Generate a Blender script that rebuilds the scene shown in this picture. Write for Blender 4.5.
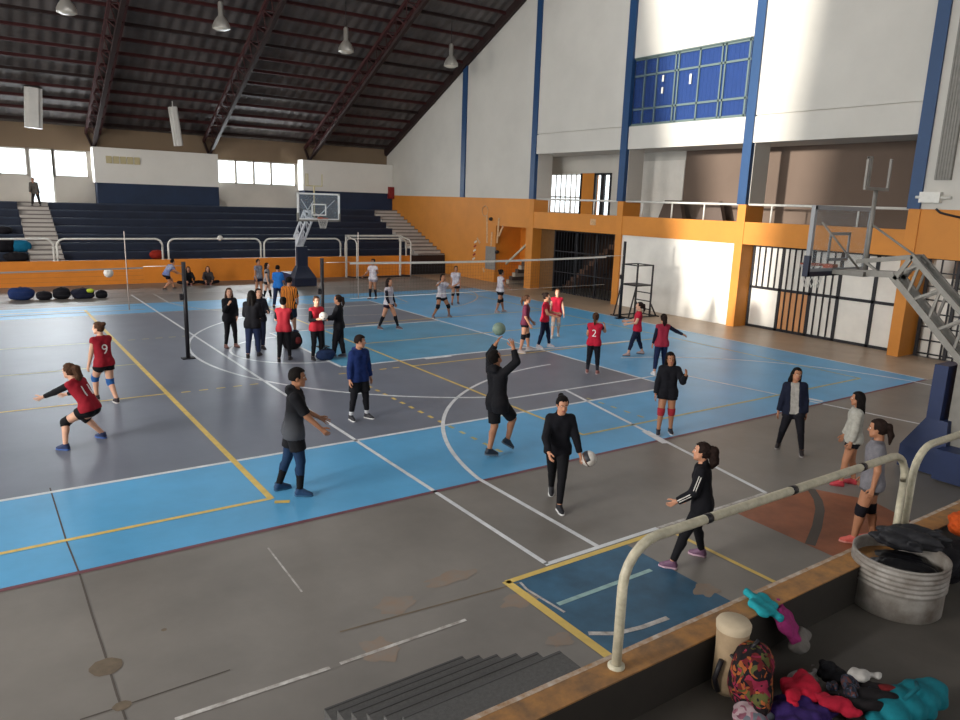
import bpy, bmesh, math, random
import numpy as np
from mathutils import Vector, Matrix
from mathutils.bvhtree import BVHTree

scene = bpy.context.scene
for _o in list(bpy.data.objects):
    bpy.data.objects.remove(_o)
random.seed(7)
R = math.radians

# ------------------------------------------------------------------ camera
cam_data = bpy.data.cameras.new('camera')
cam = bpy.data.objects.new('camera', cam_data)
scene.collection.objects.link(cam)
cam_data.sensor_fit = 'HORIZONTAL'
cam_data.sensor_width = 36.0
cam_data.lens = 36.0 * 731.36 / 960.0
cam_data.clip_start = 0.05
cam_data.clip_end = 400.0
_y, _p, _r = R(54.93558), R(12.212745), R(1.92362)
_f = Vector((math.cos(_y) * math.cos(_p), math.sin(_y) * math.cos(_p), -math.sin(_p)))
_rt = Vector((math.sin(_y), -math.cos(_y), 0))
_up = _rt.cross(_f)
_r2 = math.cos(_r) * _rt + math.sin(_r) * _up
_u2 = -math.sin(_r) * _rt + math.cos(_r) * _up
_m = Matrix((_r2, _u2, -_f)).transposed().to_4x4()
_m.translation = Vector((0, 0, 4.0))
cam.matrix_world = _m
scene.camera = cam

# ------------------------------------------------------------------ view, world, daylight
scene.view_settings.view_transform = 'Standard'
scene.view_settings.look = 'None'
scene.view_settings.gamma = 1.0
scene.view_settings.use_curve_mapping = False
scene.view_settings.exposure = 0.0
scene.cycles.use_denoising = True
scene.cycles.max_bounces = 8
scene.cycles.diffuse_bounces = 4
scene.cycles.transparent_max_bounces = 12
scene.cycles.sample_clamp_indirect = 6.0

world = bpy.data.worlds.new('world')
scene.world = world
world.use_nodes = True
_bg = world.node_tree.nodes['Background']
_bg.inputs[0].default_value = (0.93, 0.97, 1.0, 1)
_bg.inputs[1].default_value = 3.0

def add_sun(name, direction, strength, angle, color):
    d = bpy.data.lights.new(name, 'SUN')
    d.energy, d.angle, d.color = strength, R(angle), color
    o = bpy.data.objects.new(name, d)
    scene.collection.objects.link(o)
    o.rotation_euler = Vector(direction).to_track_quat('-Z', 'Y').to_euler()
    return o

def add_area(name, loc, direction, sx, sy, power, color):
    d = bpy.data.lights.new(name, 'AREA')
    d.shape, d.size, d.size_y, d.energy, d.color = 'RECTANGLE', sx, sy, power, color
    o = bpy.data.objects.new(name, d)
    scene.collection.objects.link(o)
    o.location = loc
    o.rotation_euler = Vector(direction).to_track_quat('-Z', 'Y').to_euler()
    return o

# low sun through the slot shaped for it in the unseen left wall
add_sun('sun', (1.0, -0.012, -0.068), 6.5, 2.2, (1.0, 0.95, 0.86))
# daylight of the left end, lamps set before its solid wall, and of the two strips of clerestory windows
add_area('daylight_left', (-16.8, 9.2, 6.6), (1, 0.1, -0.08), 10.4, 9, 8000, (1.0, 0.97, 0.92))
add_area('daylight_left', (-16.8, 27.2, 6.6), (1, -0.1, -0.08), 10.4, 9, 3300, (1.0, 0.97, 0.92))
# strip lamp added under the ridge to brighten the floor, out of view
add_area('ridge_fill', (9.0, 18.4, 17.4), (0, 0, -1), 25, 1.6, 1150, (0.97, 0.98, 1.0))
add_area('daylight_back', (3.0, 42.6, 5.0), (0, -1, -0.15), 4.6, 1.9, 900, (0.95, 0.98, 1.0))
add_area('daylight_back', (13.7, 42.6, 5.15), (0, -1, -0.15), 4.7, 1.4, 900, (0.95, 0.98, 1.0))
add_area('daylight_front', (8.0, -5.3, 5.15), (0, 1, -0.1), 28, 1.4, 300, (0.95, 0.97, 1.0))

# ------------------------------------------------------------------ helpers
def lin(c):
    return c / 12.92 if c <= 0.04045 else ((c + 0.055) / 1.055) ** 2.4

def rgb(h):
    h = h.lstrip('#')
    return tuple(lin(int(h[i:i + 2], 16) / 255) for i in (0, 2, 4)) + (1,)

MATS = {}
def mat(name, color, rough=0.7, metal=0.0, spec=0.4, noise=0.0, scale=6.0, color2=None, bump=0.0, bscale=40.0):
    """procedural principled material: colour mottled by noise, optional fine bump"""
    if name in MATS:
        return MATS[name]
    m = bpy.data.materials.new(name)
    MATS[name] = m
    m.use_nodes = True
    nt = m.node_tree
    b = nt.nodes['Principled BSDF']
    b.inputs['Roughness'].default_value = rough
    b.inputs['Metallic'].default_value = metal
    b.inputs['Specular IOR Level'].default_value = spec
    c = rgb(color)
    b.inputs['Base Color'].default_value = c
    m.diffuse_color = c
    if noise or bump:
        tc = nt.nodes.new('ShaderNodeTexCoord')
    if noise:
        n = nt.nodes.new('ShaderNodeTexNoise')
        n.inputs['Scale'].default_value = scale
        n.inputs['Detail'].default_value = 6
        n.inputs['Roughness'].default_value = 0.62
        nt.links.new(tc.outputs['Object'], n.inputs['Vector'])
        rp = nt.nodes.new('ShaderNodeValToRGB')
        c2 = rgb(color2) if color2 else tuple(max(0, x * (1 - noise)) for x in c[:3]) + (1,)
        c3 = c if color2 else tuple(min(1, x * (1 + noise * .5)) for x in c[:3]) + (1,)
        rp.color_ramp.elements[0].position = 0.32
        rp.color_ramp.elements[1].position = 0.68
        rp.color_ramp.elements[0].color = c2
        rp.color_ramp.elements[1].color = c3
        nt.links.new(n.outputs['Fac'], rp.inputs['Fac'])
        nt.links.new(rp.outputs['Color'], b.inputs['Base Color'])
    if bump:
        n2 = nt.nodes.new('ShaderNodeTexNoise')
        n2.inputs['Scale'].default_value = bscale
        n2.inputs['Detail'].default_value = 4
        nt.links.new(tc.outputs['Object'], n2.inputs['Vector'])
        bp = nt.nodes.new('ShaderNodeBump')
        bp.inputs['Strength'].default_value = bump
        bp.inputs['Distance'].default_value = 0.02
        nt.links.new(n2.outputs['Fac'], bp.inputs['Height'])
        nt.links.new(bp.outputs['Normal'], b.inputs['Normal'])
    return m

def link(o):
    scene.collection.objects.link(o)
    return o

def tag(o, label=None, cat=None, group=None, kind=None):
    if label: o['label'] = label
    if cat: o['category'] = cat
    if group: o['group'] = group
    if kind: o['kind'] = kind
    return o

def thing(name, loc, label, cat, group=None, rz=0.0):
    o = bpy.data.objects.new(name, None)
    o.empty_display_size = 0.2
    o.location = loc
    o.rotation_euler = (0, 0, rz)
    link(o)
    return tag(o, label, cat, group)

class MB:
    """collects shapes (world coordinates) and links them as one mesh object"""
    def __init__(s):
        s.v, s.f, s.mi, s.cur, s.sm = [], [], [], 0, []
        s.smooth = False
    def add(s, vs, fs, mi=None, smooth=None):
        b = len(s.v)
        s.v += [tuple(x) for x in vs]
        for f in fs:
            s.f.append([b + i for i in f])
            s.mi.append(s.cur if mi is None else mi)
            s.sm.append(s.smooth if smooth is None else smooth)
        return s
    def box(s, a, b, M=None, mi=None):
        x0, y0, z0 = [min(p, q) for p, q in zip(a, b)]
        x1, y1, z1 = [max(p, q) for p, q in zip(a, b)]
        vs = [Vector(p) for p in ((x0, y0, z0), (x1, y0, z0), (x1, y1, z0), (x0, y1, z0), (x0, y0, z1), (x1, y0, z1), (x1, y1, z1), (x0, y1, z1))]
        if M: vs = [M @ p for p in vs]
        return s.add(vs, [(0, 3, 2, 1), (4, 5, 6, 7), (0, 1, 5, 4), (1, 2, 6, 5), (2, 3, 7, 6), (3, 0, 4, 7)], mi, False)
    def beam(s, p, q, w, h, up=(0, 0, 1), mi=None):
        """rectangular bar from p to q, w across and h along up"""
        p, q = Vector(p), Vector(q)
        d = (q - p).normalized()
        u = Vector(up)
        if abs(d.dot(u)) > 0.99: u = Vector((1, 0, 0))
        r = d.cross(u).normalized(); u = r.cross(d)
        vs = []
        for e in (p, q):
            for a, b in ((-1, -1), (1, -1), (1, 1), (-1, 1)):
                vs.append(e + r * (a * w / 2) + u * (b * h / 2))
        return s.add(vs, [(0, 1, 2, 3), (7, 6, 5, 4), (0, 4, 5, 1), (1, 5, 6, 2), (2, 6, 7, 3), (3, 7, 4, 0)], mi, False)
    def prism(s, poly, axis, a, b, mi=None):
        """poly: 2D points; axis 'x','y','z' extruded from a to b"""
        def P(u, v, t):
            return {'x': (t, u, v), 'y': (u, t, v), 'z': (u, v, t)}[axis]
        n = len(poly)
        vs = [P(u, v, a) for u, v in poly] + [P(u, v, b) for u, v in poly]
        fs = [tuple(range(n))[::-1], tuple(range(n, 2 * n))] + [(i, (i + 1) % n, n + (i + 1) % n, n + i) for i in range(n)]
        return s.add(vs, fs, mi, False)
    def tube(s, pts, r, n=8, closed=False, mi=None, cap=True, smooth=True):
        pts = [Vector(p) for p in pts]
        rs = r if isinstance(r, (list, tuple)) else [r] * len(pts)
        m = len(pts); vs = []; ref = None
        for i, p in enumerate(pts):
            if closed: d = pts[(i + 1) % m] - pts[i - 1]
            else: d = pts[min(i + 1, m - 1)] - pts[max(i - 1, 0)]
            d.normalize()
            if ref is None:
                ref = Vector((0, 0, 1)) if abs(d.z) < 0.9 else Vector((1, 0, 0))
            a = (ref - d * ref.dot(d)).normalized(); ref = a
            c = d.cross(a)
            for k in range(n):
                t = 2 * math.pi * k / n
                vs.append(p + (a * math.cos(t) + c * math.sin(t)) * rs[i])
        fs = []
        for i in range(m if closed else m - 1):
            j = (i + 1) % m
            for k in range(n):
                l = (k + 1) % n
                fs.append((i * n + k, i * n + l, j * n + l, j * n + k))
        s.add(vs, fs, mi, smooth)
        if cap and not closed:
            b = len(s.v) - m * n
            s.f.append([b + k for k in range(n)][::-1]); s.mi.append(s.cur if mi is None else mi); s.sm.append(False)
            s.f.append([b + (m - 1) * n + k for k in range(n)]); s.mi.append(s.cur if mi is None else mi); s.sm.append(False)
        return s
    def lathe(s, prof, c=(0, 0, 0), n=24, mi=None, smooth=True):
        """prof: (radius, z) list around the vertical through c"""
        vs = []
        for r, z in prof:
            for k in range(n):
                t = 2 * math.pi * k / n
                vs.append((c[0] + r * math.cos(t), c[1] + r * math.sin(t), c[2] + z))
        fs = []
        for i in range(len(prof) - 1):
            for k in range(n):
                l = (k + 1) % n
                fs.append((i * n + k, i * n + l, (i + 1) * n + l, (i + 1) * n + k))
        return s.add(vs, fs, mi, smooth)
    def build(s, name, mats, parent=None, M=None, smooth=None):
        me = bpy.data.meshes.new(name)
        v = [Vector(p) for p in s.v]
        if M: v = [M @ p for p in v]
        if parent is not None:
            o_ = parent_origin(parent)
            v = [p - o_ for p in v]
            loc = None
        else:
            lo = Vector([min(p[i] for p in v) for i in range(3)]); hi = Vector([max(p[i] for p in v) for i in range(3)])
            loc = Vector(((lo.x + hi.x) / 2, (lo.y + hi.y) / 2, lo.z))
            v = [p - loc for p in v]
        me.from_pydata([tuple(p) for p in v], [], s.f)
        for m in (mats if isinstance(mats, (list, tuple)) else [mats]):
            me.materials.append(m)
        me.polygons.foreach_set('material_index', s.mi)
        me.polygons.foreach_set('use_smooth', s.sm if smooth is None else [smooth] * len(s.f))
        me.update()
        o = link(bpy.data.objects.new(name, me))
        if loc is not None: o.location = loc
        else: o.parent = parent
        return o

def parent_origin(p):
    t = Vector((0, 0, 0))
    while p is not None:
        t += p.location; p = p.parent
    return t

def struct(o, label=None):
    o['kind'] = 'structure'
    if label: o['label'] = label
    return o

def arc(cx, cy, r, a0, a1, n):
    return [(cx + r * math.cos(R(a0 + (a1 - a0) * i / n)), cy + r * math.sin(R(a0 + (a1 - a0) * i / n))) for i in range(n + 1)]
# ------------------------------------------------------------------ the setting: floor with its paint
M_conc = mat('concrete_floor', '#77726c', .42, spec=.4, noise=.22, scale=.55, bump=.04, bscale=8)
M_blue = mat('paint_blue', '#579fcb', .4, spec=.42, noise=.13, scale=.8)
M_gray = mat('paint_grey', '#6c717d', .4, spec=.42, noise=.12, scale=.8)
M_teal = mat('paint_teal', '#5293b4', .38, spec=.42, noise=.16, scale=.9)
M_navyp = mat('paint_worn_blue', '#2c5874', .5, spec=.35, noise=.35, scale=2.2)
M_orp = mat('paint_worn_orange', '#8a5238', .5, spec=.3, noise=.3, scale=2.4)
M_wl = mat('line_white', '#d4d6d8', .5, noise=.18, scale=5)
M_wlw = mat('line_white_worn', '#c9c6c2', .6, noise=.55, scale=9, color2='#8a837c')
M_yl = mat('line_yellow', '#d3b45e', .5, noise=.16, scale=5)
M_ylf = mat('line_yellow_faded', '#b5ad78', .5, noise=.3, scale=5)
M_rl = mat('line_red', '#6e4048', .5, noise=.2, scale=5)
M_crk = mat('joint_dark', '#4f4842', .8)
M_stn = mat('floor_stain', '#6a5c4b', .6, noise=.3, scale=6)
M_rust = mat('floor_rust_patch', '#84705f', .55, noise=.25, scale=7, color2='#7d756d')
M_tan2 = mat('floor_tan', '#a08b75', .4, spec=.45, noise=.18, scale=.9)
M_tl = mat('line_pale_teal', '#8fb0ae', .5, noise=.3, scale=7)
FLM = [M_conc, M_blue, M_gray, M_teal, M_navyp, M_orp, M_wl, M_wlw, M_yl, M_ylf, M_rl, M_crk, M_stn, M_tl, M_rust, M_tan2]
CONC, BLUE, GRAY, TEAL, NAVYP, ORP, WL, WLW, YL, YLF, RL, CRK, STN, TLN, RUST, TAN = range(16)
fm = MB()
def fpoly(pts, z, mi):
    fm.add([(x, y, z) for x, y in pts], [tuple(range(len(pts)))], mi)
def frect(x0, y0, x1, y1, z, mi):
    fpoly([(x0, y0), (x1, y0), (x1, y1), (x0, y1)], z, mi)
def fline(p, q, w, mi, z=.0045):
    d = Vector((q[0] - p[0], q[1] - p[1])); d.normalize(); n = Vector((-d.y, d.x)) * w / 2
    fpoly([(p[0] - n.x, p[1] - n.y), (q[0] - n.x, q[1] - n.y), (q[0] + n.x, q[1] + n.y), (p[0] + n.x, p[1] + n.y)], z, mi)
def fcurve(pts, w, mi, z=.005):
    n = len(pts); L, Rr = [], []
    for i, p in enumerate(pts):
        a, b = pts[max(i - 1, 0)], pts[min(i + 1, n - 1)]
        d = Vector((b[0] - a[0], b[1] - a[1])); d.normalize()
        L.append((p[0] - d.y * w / 2, p[1] + d.x * w / 2)); Rr.append((p[0] + d.y * w / 2, p[1] - d.x * w / 2))
    for i in range(n - 1):
        fpoly([Rr[i], Rr[i + 1], L[i + 1], L[i]], z, mi)
XL, XR = -17.0, 21.9
frect(XL - 1, -6, 26, 43, 0, CONC)
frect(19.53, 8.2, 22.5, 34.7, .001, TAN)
frect(-10, 8.22, 19.5, 28.5, .0012, BLUE)
frect(-7, 10.78, 12.95, 26.25, .0022, GRAY)
frect(7.12, 15.95, 12.95, 20.95, .0032, TEAL)
fline((-10, 8.22), (19.5, 8.22), .07, RL)
fline((19.5, 8.2), (19.5, 28.5), .06, WL)
fline((-7, 10.78), (12.98, 10.78), .075, WL)
fline((12.95, 10.78), (12.95, 26.25), .075, WL)
fline((-7, 26.1), (12.95, 26.1), .06, WLW)
# cross-court basketball marks (grey field)
fcurve([(12.95, 11.72), (8.95, 11.72)] + arc(11.4, 18.45, 7.0, 250, 110, 48) + [(8.95, 25.18), (12.95, 25.18)], .07, WL)
fcurve(arc(7.12, 18.45, 1.83, 270, 90, 28), .06, WL)
fline((7.12, 15.92), (7.12, 20.98), .08, WL)
fline((7.12, 15.95), (12.95, 15.95), .09, WL)
fline((7.12, 20.95), (12.95, 20.95), .08, WL)
fline((9.4, 15.86), (10.2, 15.86), .14, WL, .006)
fline((9.9, 21.02), (10.7, 21.02), .14, WL, .006)
fline((12.3, 15.55), (16.5, 15.33), .12, WL, .006)  # white streak painting the glare along the yellow attack line
# volleyball courts, yellow
for xa, xb in ((-6.2, 3.04), (8.7, 18.0)):
    for yy in (9.12, 27.5):
        fline((xa, yy), (xb, yy), .07, YL if xa < 0 else YLF)
    for xx in (xa, xb):
        fline((xx, 9.1), (xx, 27.5), .09 if xx == 3.04 else .065, YLF if xx > 10 else YL, .0052)
    for yy in (15.28, 18.33, 21.45):
        fline((xa, yy), (xb, yy), .06, YL if yy < 16 or xa > 0 else YLF, .0055)
for k in range(5):
    fline((3.3 + k * .35, 15.25), (3.48 + k * .35, 15.25), .06, YL)
    fline((3.35 + k * .35, 21.46), (3.53 + k * .35, 21.46), .06, YLF)
    fline((8.35 - k * .35, 15.3), (8.17 - k * .35, 15.3), .06, YL)
for k in range(14):
    y = 14.0 - k * .365
    fline((6.88, y), (6.88, y - .16), .07, YL if y > 10.8 else YLF)
    fline((10.5, y - 1.2), (10.5, y - 1.36), .06, YLF) if 4 < k < 10 else None
fline((3.04, 8.98), (3.22, 8.9), .09, YL)
# main basketball court, white, along the hall
fline((5.07, 5.77), (5.07, 31.05), .065, WL)
fline((5.04, 5.77), (6.9, 5.77), .065, WL); fline((6.9, 5.77), (9.2, 5.77), .05, WLW)
fline((5.04, 31.05), (19.5, 31.05), .06, WLW)
for cy, sg in ((7.3, 1), (29.5, -1)):
    b = cy - sg * 1.53
    m = WL if sg > 0 else WLW
    fcurve([(5.88, b)] + [(x, cy + sg * (y - cy)) for x, y in arc(12.4, cy, 6.6, 171, 94, 40)], .07, m)
    fcurve([(18.93, b)] + [(x, cy + sg * (y - cy)) for x, y in arc(12.4, cy, 6.6, 9, 74, 32)], .07, m)
    fline((9.2, b), (10.55, cy + sg * 4.42), .075, m); fline((15.22, b), (14.15, cy + sg * 4.2), .075, m)
    fline((10.5, cy + sg * 4.42), (14.1, cy + sg * 4.42), .06, m, .0056)
fline((9.86, 8.72), (9.66, 8.05), .16, WL, .0065)
fline((14.95, 8.3), (14.8, 9.0), .14, WL, .0065)
# worn paint by the platform
frect(4.48, 3.6, 6.22, 5.68, .0018, NAVYP)
fline((4.43, 5.68), (7.0, 5.68), .075, YL); fline((4.44, 5.7), (4.44, 3.6), .1, YL)
fline((6.98, 5.6), (6.98, 3.6), .06, YL)
fline((4.62, 5.05), (6.0, 5.05), .06, TLN); fcurve([(4.56, 5.6), (4.53, 5.45), (4.58, 4.9)], .03, WLW)
fcurve([(4.53, 4.5), (4.75, 4.36), (5.05, 4.3), (5.4, 4.28)], .06, WLW)
fpoly([(8.206, 5.547), (8.144, 3.952), (7.815, 3.199), (9.463, 3.243), (10.002, 3.942), (10.308, 4.830), (9.967, 5.500)], .0018, ORP)
fcurve([(9.941, 5.516), (9.635, 5.222), (9.323, 5.005), (8.762, 4.712), (8.189, 4.460)], .12, CRK, .003)
fline((0.977, 5.339), (2.244, 5.308), .045, WLW); fline((2.341, 5.314), (3.663, 5.309), .04, WLW)
fcurve([(0.614, 10.956), (0.620, 9.133), (0.652, 8.163), (0.650, 7.265), (0.656, 6.516), (0.654, 5.888), (0.662, 5.537)], .018, CRK, .003)
fline((0.369, 5.722), (0.671, 5.721), .018, CRK, .003); fline((0.671, 5.721), (1.512, 5.733), .016, CRK, .003)
for (cx, cy), a, b in (((0.637, 6.328), .13, .13), ((0.665, 5.725), .07, .06), ((1.171, 6.648), .025, .025)):
    fpoly([(cx + a * math.cos(t * .35) * (1 + .05 * math.sin(t * 1.7)), cy + b * math.sin(t * .35) * (1 + .06 * math.sin(t * 2.3))) for t in range(18)], .0035, STN)
fline((2.541, 5.763), (4.553, 5.597), .022, STN, .003)
for k, ((cx, cy), a, b) in enumerate((((3.203, 5.910), .2, .16), ((3.966, 6.078), .3, .12), ((2.730, 5.313), .16, .2), ((4.342, 5.324), .22, .12), ((6.182, 4.435), .16, .12), ((4.230, 4.565), .14, .1))):
    fpoly([(cx + a * math.cos(t * .2417) * (1 + .22 * math.sin(t * 1.3 + k) + .1 * math.sin(t * 2.9)), cy + b * math.sin(t * .2417) * (1 + .22 * math.sin(t * 1.1 + 2 * k))) for t in range(26)], .0026, RUST)
fline((2.533, 7.754), (2.505, 6.629), .02, WLW, .003)
struct(fm.build('floor', FLM))

# ------------------------------------------------------------------ walls
M_white = mat('plaster_white', '#c2beb6', .85, noise=.07, scale=.5, bump=.05, bscale=10)
M_whiteL = mat('plaster_worn', '#dfdad1', .8, noise=.1, scale=1.1, bump=.05, bscale=10)
M_or = mat('paint_orange', '#c88030', .6, noise=.12, scale=.7)
M_orb = mat('paint_orange_lifted', '#d98228', .6, noise=.14, scale=.7)  # orange brightened to stand in for light on the back wall
M_navy = mat('paint_navy', '#1c2c46', .5, noise=.2, scale=1.2)
M_colb = mat('paint_column_blue', '#1f4169', .45, noise=.12, scale=1)
M_grayw = mat('wall_grey', '#bdb7ae', .85, noise=.1, scale=.5)  # lightened in colour because little light reaches the back wall
M_tan = mat('wall_tan', '#7d6a55', .85, noise=.08, scale=.4)
M_brown = mat('gallery_brown', '#67574c', .8, noise=.1, scale=.5)
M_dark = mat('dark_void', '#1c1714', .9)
M_iron = mat('iron_black', '#17151a', .5, spec=.4)
M_steelw = mat('enamel_white', '#d5d2ca', .4, noise=.08, scale=8)
M_cream = mat('enamel_cream_chipped', '#b3ac96', .42, noise=.25, scale=14)
M_red = mat('steel_red_oxide', '#401a1a', .65, noise=.2, scale=3)
M_redd = mat('steel_dark', '#2c1c1a', .65, noise=.2, scale=3)
M_wood = mat('peach_board', '#c98f5f', .6, noise=.1, scale=2)

def glass(name, tint, alpha, rough=.08):
    if name in MATS: return MATS[name]
    m = bpy.data.materials.new(name); MATS[name] = m; m.use_nodes = True
    nt = m.node_tree; nt.nodes.clear()
    o = nt.nodes.new('ShaderNodeOutputMaterial'); mx = nt.nodes.new('ShaderNodeMixShader')
    t = nt.nodes.new('ShaderNodeBsdfTransparent'); g = nt.nodes.new('ShaderNodeBsdfPrincipled')
    t.inputs[0].default_value = (.95, .97, .98, 1)
    g.inputs['Base Color'].default_value = rgb(tint); g.inputs['Roughness'].default_value = rough
    mx.inputs[0].default_value = alpha
    nt.links.new(t.outputs[0], mx.inputs[1]); nt.links.new(g.outputs[0], mx.inputs[2]); nt.links.new(mx.outputs[0], o.inputs[0])
    return m
M_glass = glass('window_glass', '#cdd8de', .08)
M_board = glass('acrylic_board', '#aab4ba', .16)

# far wall (behind the bleachers) with two window strips and the door
w = MB()
Y0 = 42.0
w.box((XL, Y0, 0), (XR + .3, Y0 + .3, 3.3)); w.box((XL, Y0, 5.8), (XR + .3, Y0 + .3, 7.2), mi=1)
wins = [(-8.5, -5.2), (-5.1, -1.6), (-1.5, 1.5), (1.6, 2.68), (3.86, 5.34), (11.42, 12.5), (12.66, 13.5), (13.66, 14.5), (14.64, 16.05)]
segs = [(XL, -8.5), (5.34, 11.42), (16.05, XR + .3)]
for a, b in segs: w.box((a, Y0, 3.3), (b, Y0 + .3, 5.8))
for a, b in ((-8.5, 2.78), (3.8, 5.34), (11.42, 16.05)): w.box((a, Y0, 3.3), (b, Y0 + .3, 4.5))
struct(w.build('wall_back', [M_grayw, M_tan]))
def win_strip(name, frames, z0, z1, x0, x1):
    f = MB()
    f.box((x0, Y0 + .02, z1 - .07), (x1, Y0 + .12, z1)); f.box((x0, Y0 + .02, z0), (x1, Y0 + .12, z0 + .07))
    for x in frames: f.box((x - .06, Y0 + .02, z0), (x + .06, Y0 + .12, z1))
    o = struct(f.build(name, M_grayw))
    g = MB(); g.box((x0, Y0 + .06, z0), (x1, Y0 + .07, z1)); g.build('glass', M_glass, o)
win_strip('window_1', [-8.45, -5.15, -1.55, 1.55, 2.72], 4.5, 5.8, -8.5, 2.78)
win_strip('window_2', [3.83, 5.3], 4.5, 5.8, 3.8, 5.34)
win_strip('window_3', [11.46, 12.58, 13.58, 14.57, 16.0], 4.5, 5.8, 11.42, 16.05)
d = MB()
for x in (2.8, 3.78): d.box((x - .05, Y0 + .02, 3.3), (x + .05, Y0 + .14, 5.8))
d.box((2.8, Y0 + .02, 5.72), (3.78, Y0 + .14, 5.8))
o = struct(d.build('door_1', M_steelw))
g = MB(); g.box((2.82, Y0 + .05, 3.3), (3.76, Y0 + .06, 5.7)); g.build('glass', M_glass, o)
# boxed-in rooms at the top of the bleachers
for i, (a, b) in enumerate(((5.45, 11.4), (16.12, XR - .02))):
    t = MB()
    t.box((a, 41.15, 4.3), (b, Y0 - .01, 6.0)); t.box((a + .08, 41.2, 3.3), (b, Y0 - .01, 4.3), mi=1)
    struct(t.build('trim_%d' % (i + 1), [mat('cabin_white', '#dcd8d0', .85, noise=.06, scale=.5), M_navy]))  # cabin white raised above the plaster in place of light
# lattice vent on the left cabin
t = MB(); M_vent = mat('vent_cream', '#b6a983', .7)
for k in range(5): t.box((6.0 + k * .32, 41.1, 5.25), (6.26 + k * .32, 41.15, 5.6))
tag(t.build('wall_vent', M_vent), 'pale yellow slatted vent high on the white cabin wall', 'vent')

# unseen left end wall, its slot shaped for the sun patch, wall behind the camera
w = MB()
w.prism([(-6, 0), (43, 0), (43, 2.6), (-6, 2.6)], 'x', XL - .3, XL)
w.prism([(-6, 2.6), (15.6, 2.6), (14.4, 15.0), (-6, 15.0)], 'x', XL - .3, XL); w.prism([(18.3, 2.6), (43, 2.6), (43, 15.0), (21.4, 15.0)], 'x', XL - .3, XL)
w.box((XL - .3, -6, 15), (XL, 43, 20))
struct(w.build('wall_left', M_grayw))
for k, (ya, yb) in enumerate(((4.0, 14.4), (22.0, 32.4))):  # frames and panes added over solid wall, behind the left lamps
    f = MB()
    for q in range(5): y = ya + (yb - ya) * q / 4; f.box((XL + .0, y - .06, 2.1), (XL + .12, y + .06, 11.1))
    for q in range(4): z = 2.1 + 3.0 * q; f.box((XL + .0, ya, z - .06), (XL + .12, yb, z + .06))
    o = struct(f.build('window_%d' % (6 + k), M_iron)); g = MB(); g.box((XL + .02, ya, 2.1), (XL + .05, yb, 11.1)); g.build('glass', glass('frosted_glass', '#e8ecee', .9, .5), o)
w = MB()
w.box((XL, -5.8, 0), (26, -5.5, 4.4)); w.box((XL, -5.8, 5.9), (26, -5.5, 7.2))
for x in (XL, -8, 0, 8, 16, 24): w.box((x, -5.8, 4.4), (x + .5, -5.5, 5.9))
struct(w.build('wall_front', M_grayw))

# right wall, bay by bay (faces the hall at x = 21.9)
COLS = [10.12, 15.75, 21.5, 27.22, 33.1]
w = MB()
w.box((XR, 33.3, 0), (XR + .3, 42, 4.2), mi=1); w.box((XR, 33.3, 4.2), (XR + .3, 42.3, 20))
w.box((XR, 30.2, 0), (XR + .3, 33.3, 4.2), mi=1); w.box((XR, 27.4, 2.85), (XR + .3, 30.2, 4.2), mi=1)
w.box((XR, 27.4, 4.2), (XR + .3, 33.3, 20))
w.box((XR, 27.4, 0), (XR + .3, 27.75, 2.85), mi=1)
for a, b in ((21.6, 27.3), (10.2, 15.9)):
    w.box((XR - .03, a, 6.22), (XR + .3, b, 7.06)); w.box((XR - .01, a, 7.1), (XR + .3, b, 20)); w.box((XR + .06, a, 7.0), (XR + .3, b, 7.2))
w.box((XR, 15.93, 6.22), (XR + .3, 21.7, 7.08)); w.box((XR + .03, 15.93, 9.62), (XR + .3, 21.7, 20))
w.box((XR + .05, 15.93, 0), (XR + .3, 21.7, 2.87), mi=2)
w.box((XR, -6, 4.2), (XR + .3, 10.2, 20)); w.box((XR, -6, 2.87), (XR + .3, 10.2, 4.2), mi=1)
w.box((XR, -6, 0), (XR + .3, 4.6, 2.87), mi=1)
struct(w.build('wall_right', [M_white, M_or, M_whiteL]))
# orange ledge beam under the gallery
t = MB(); t.box((XR - .02, 10.2, 2.87), (XR + .35, 27.4, 3.62)); struct(t.build('trim_3', M_or))
# gallery floor, ceiling, back wall
w = MB(); GX = 24.0
w.box((XR + .3, 10.0, 3.3), (25.9, 30.2, 3.55)); w.box((XR + .3, 10.0, 6.25), (GX + .3, 31.0, 6.45), mi=1)
w.box((GX, 10.0, 3.55), (GX + .25, 20.3, 6.3), mi=2); w.box((GX, 20.3, 3.55), (GX + .25, 24.4, 6.3), mi=1)
w.box((GX, 24.4, 5.45), (GX + .25, 29.1, 6.3), mi=1); w.box((GX, 25.5, 3.55), (GX + .25, 26.35, 5.45), mi=3); w.box((GX, 29.0, 3.55), (GX + .25, 31.0, 6.3), mi=1)
w.box((XR + .3, 30.8, 3.55), (GX + .2, 31.0, 6.3), mi=1); w.box((XR + .3, 9.9, 3.3), (GX + .2, 10.02, 6.3), mi=2)
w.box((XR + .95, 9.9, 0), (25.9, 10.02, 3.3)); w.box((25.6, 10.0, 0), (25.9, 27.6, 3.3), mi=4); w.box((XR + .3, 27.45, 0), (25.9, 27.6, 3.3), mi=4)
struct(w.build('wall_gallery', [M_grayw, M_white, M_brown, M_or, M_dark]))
t = MB(); t.box((GX - .04, 20.3, 3.55), (GX, 22.7, 5.9)); struct(t.build('trim_4', M_whiteL))
for k, y in enumerate((19.6, 17.7)):
    t = MB(); t.prism([(y, 3.55), (y + 1.3, 3.55), (y + 1.0, 4.3), (y + .25, 4.3)], 'x', 23.3, 23.5)
    tag(t.build('folding_table', mat('table_dark', '#5a4c44', .7)), 'dark folded table in the gallery, ' + ('left one below the pale panel' if k == 0 else 'right one beside the blue column'), 'table', 'folded tables in the gallery')
f = MB()
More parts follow.
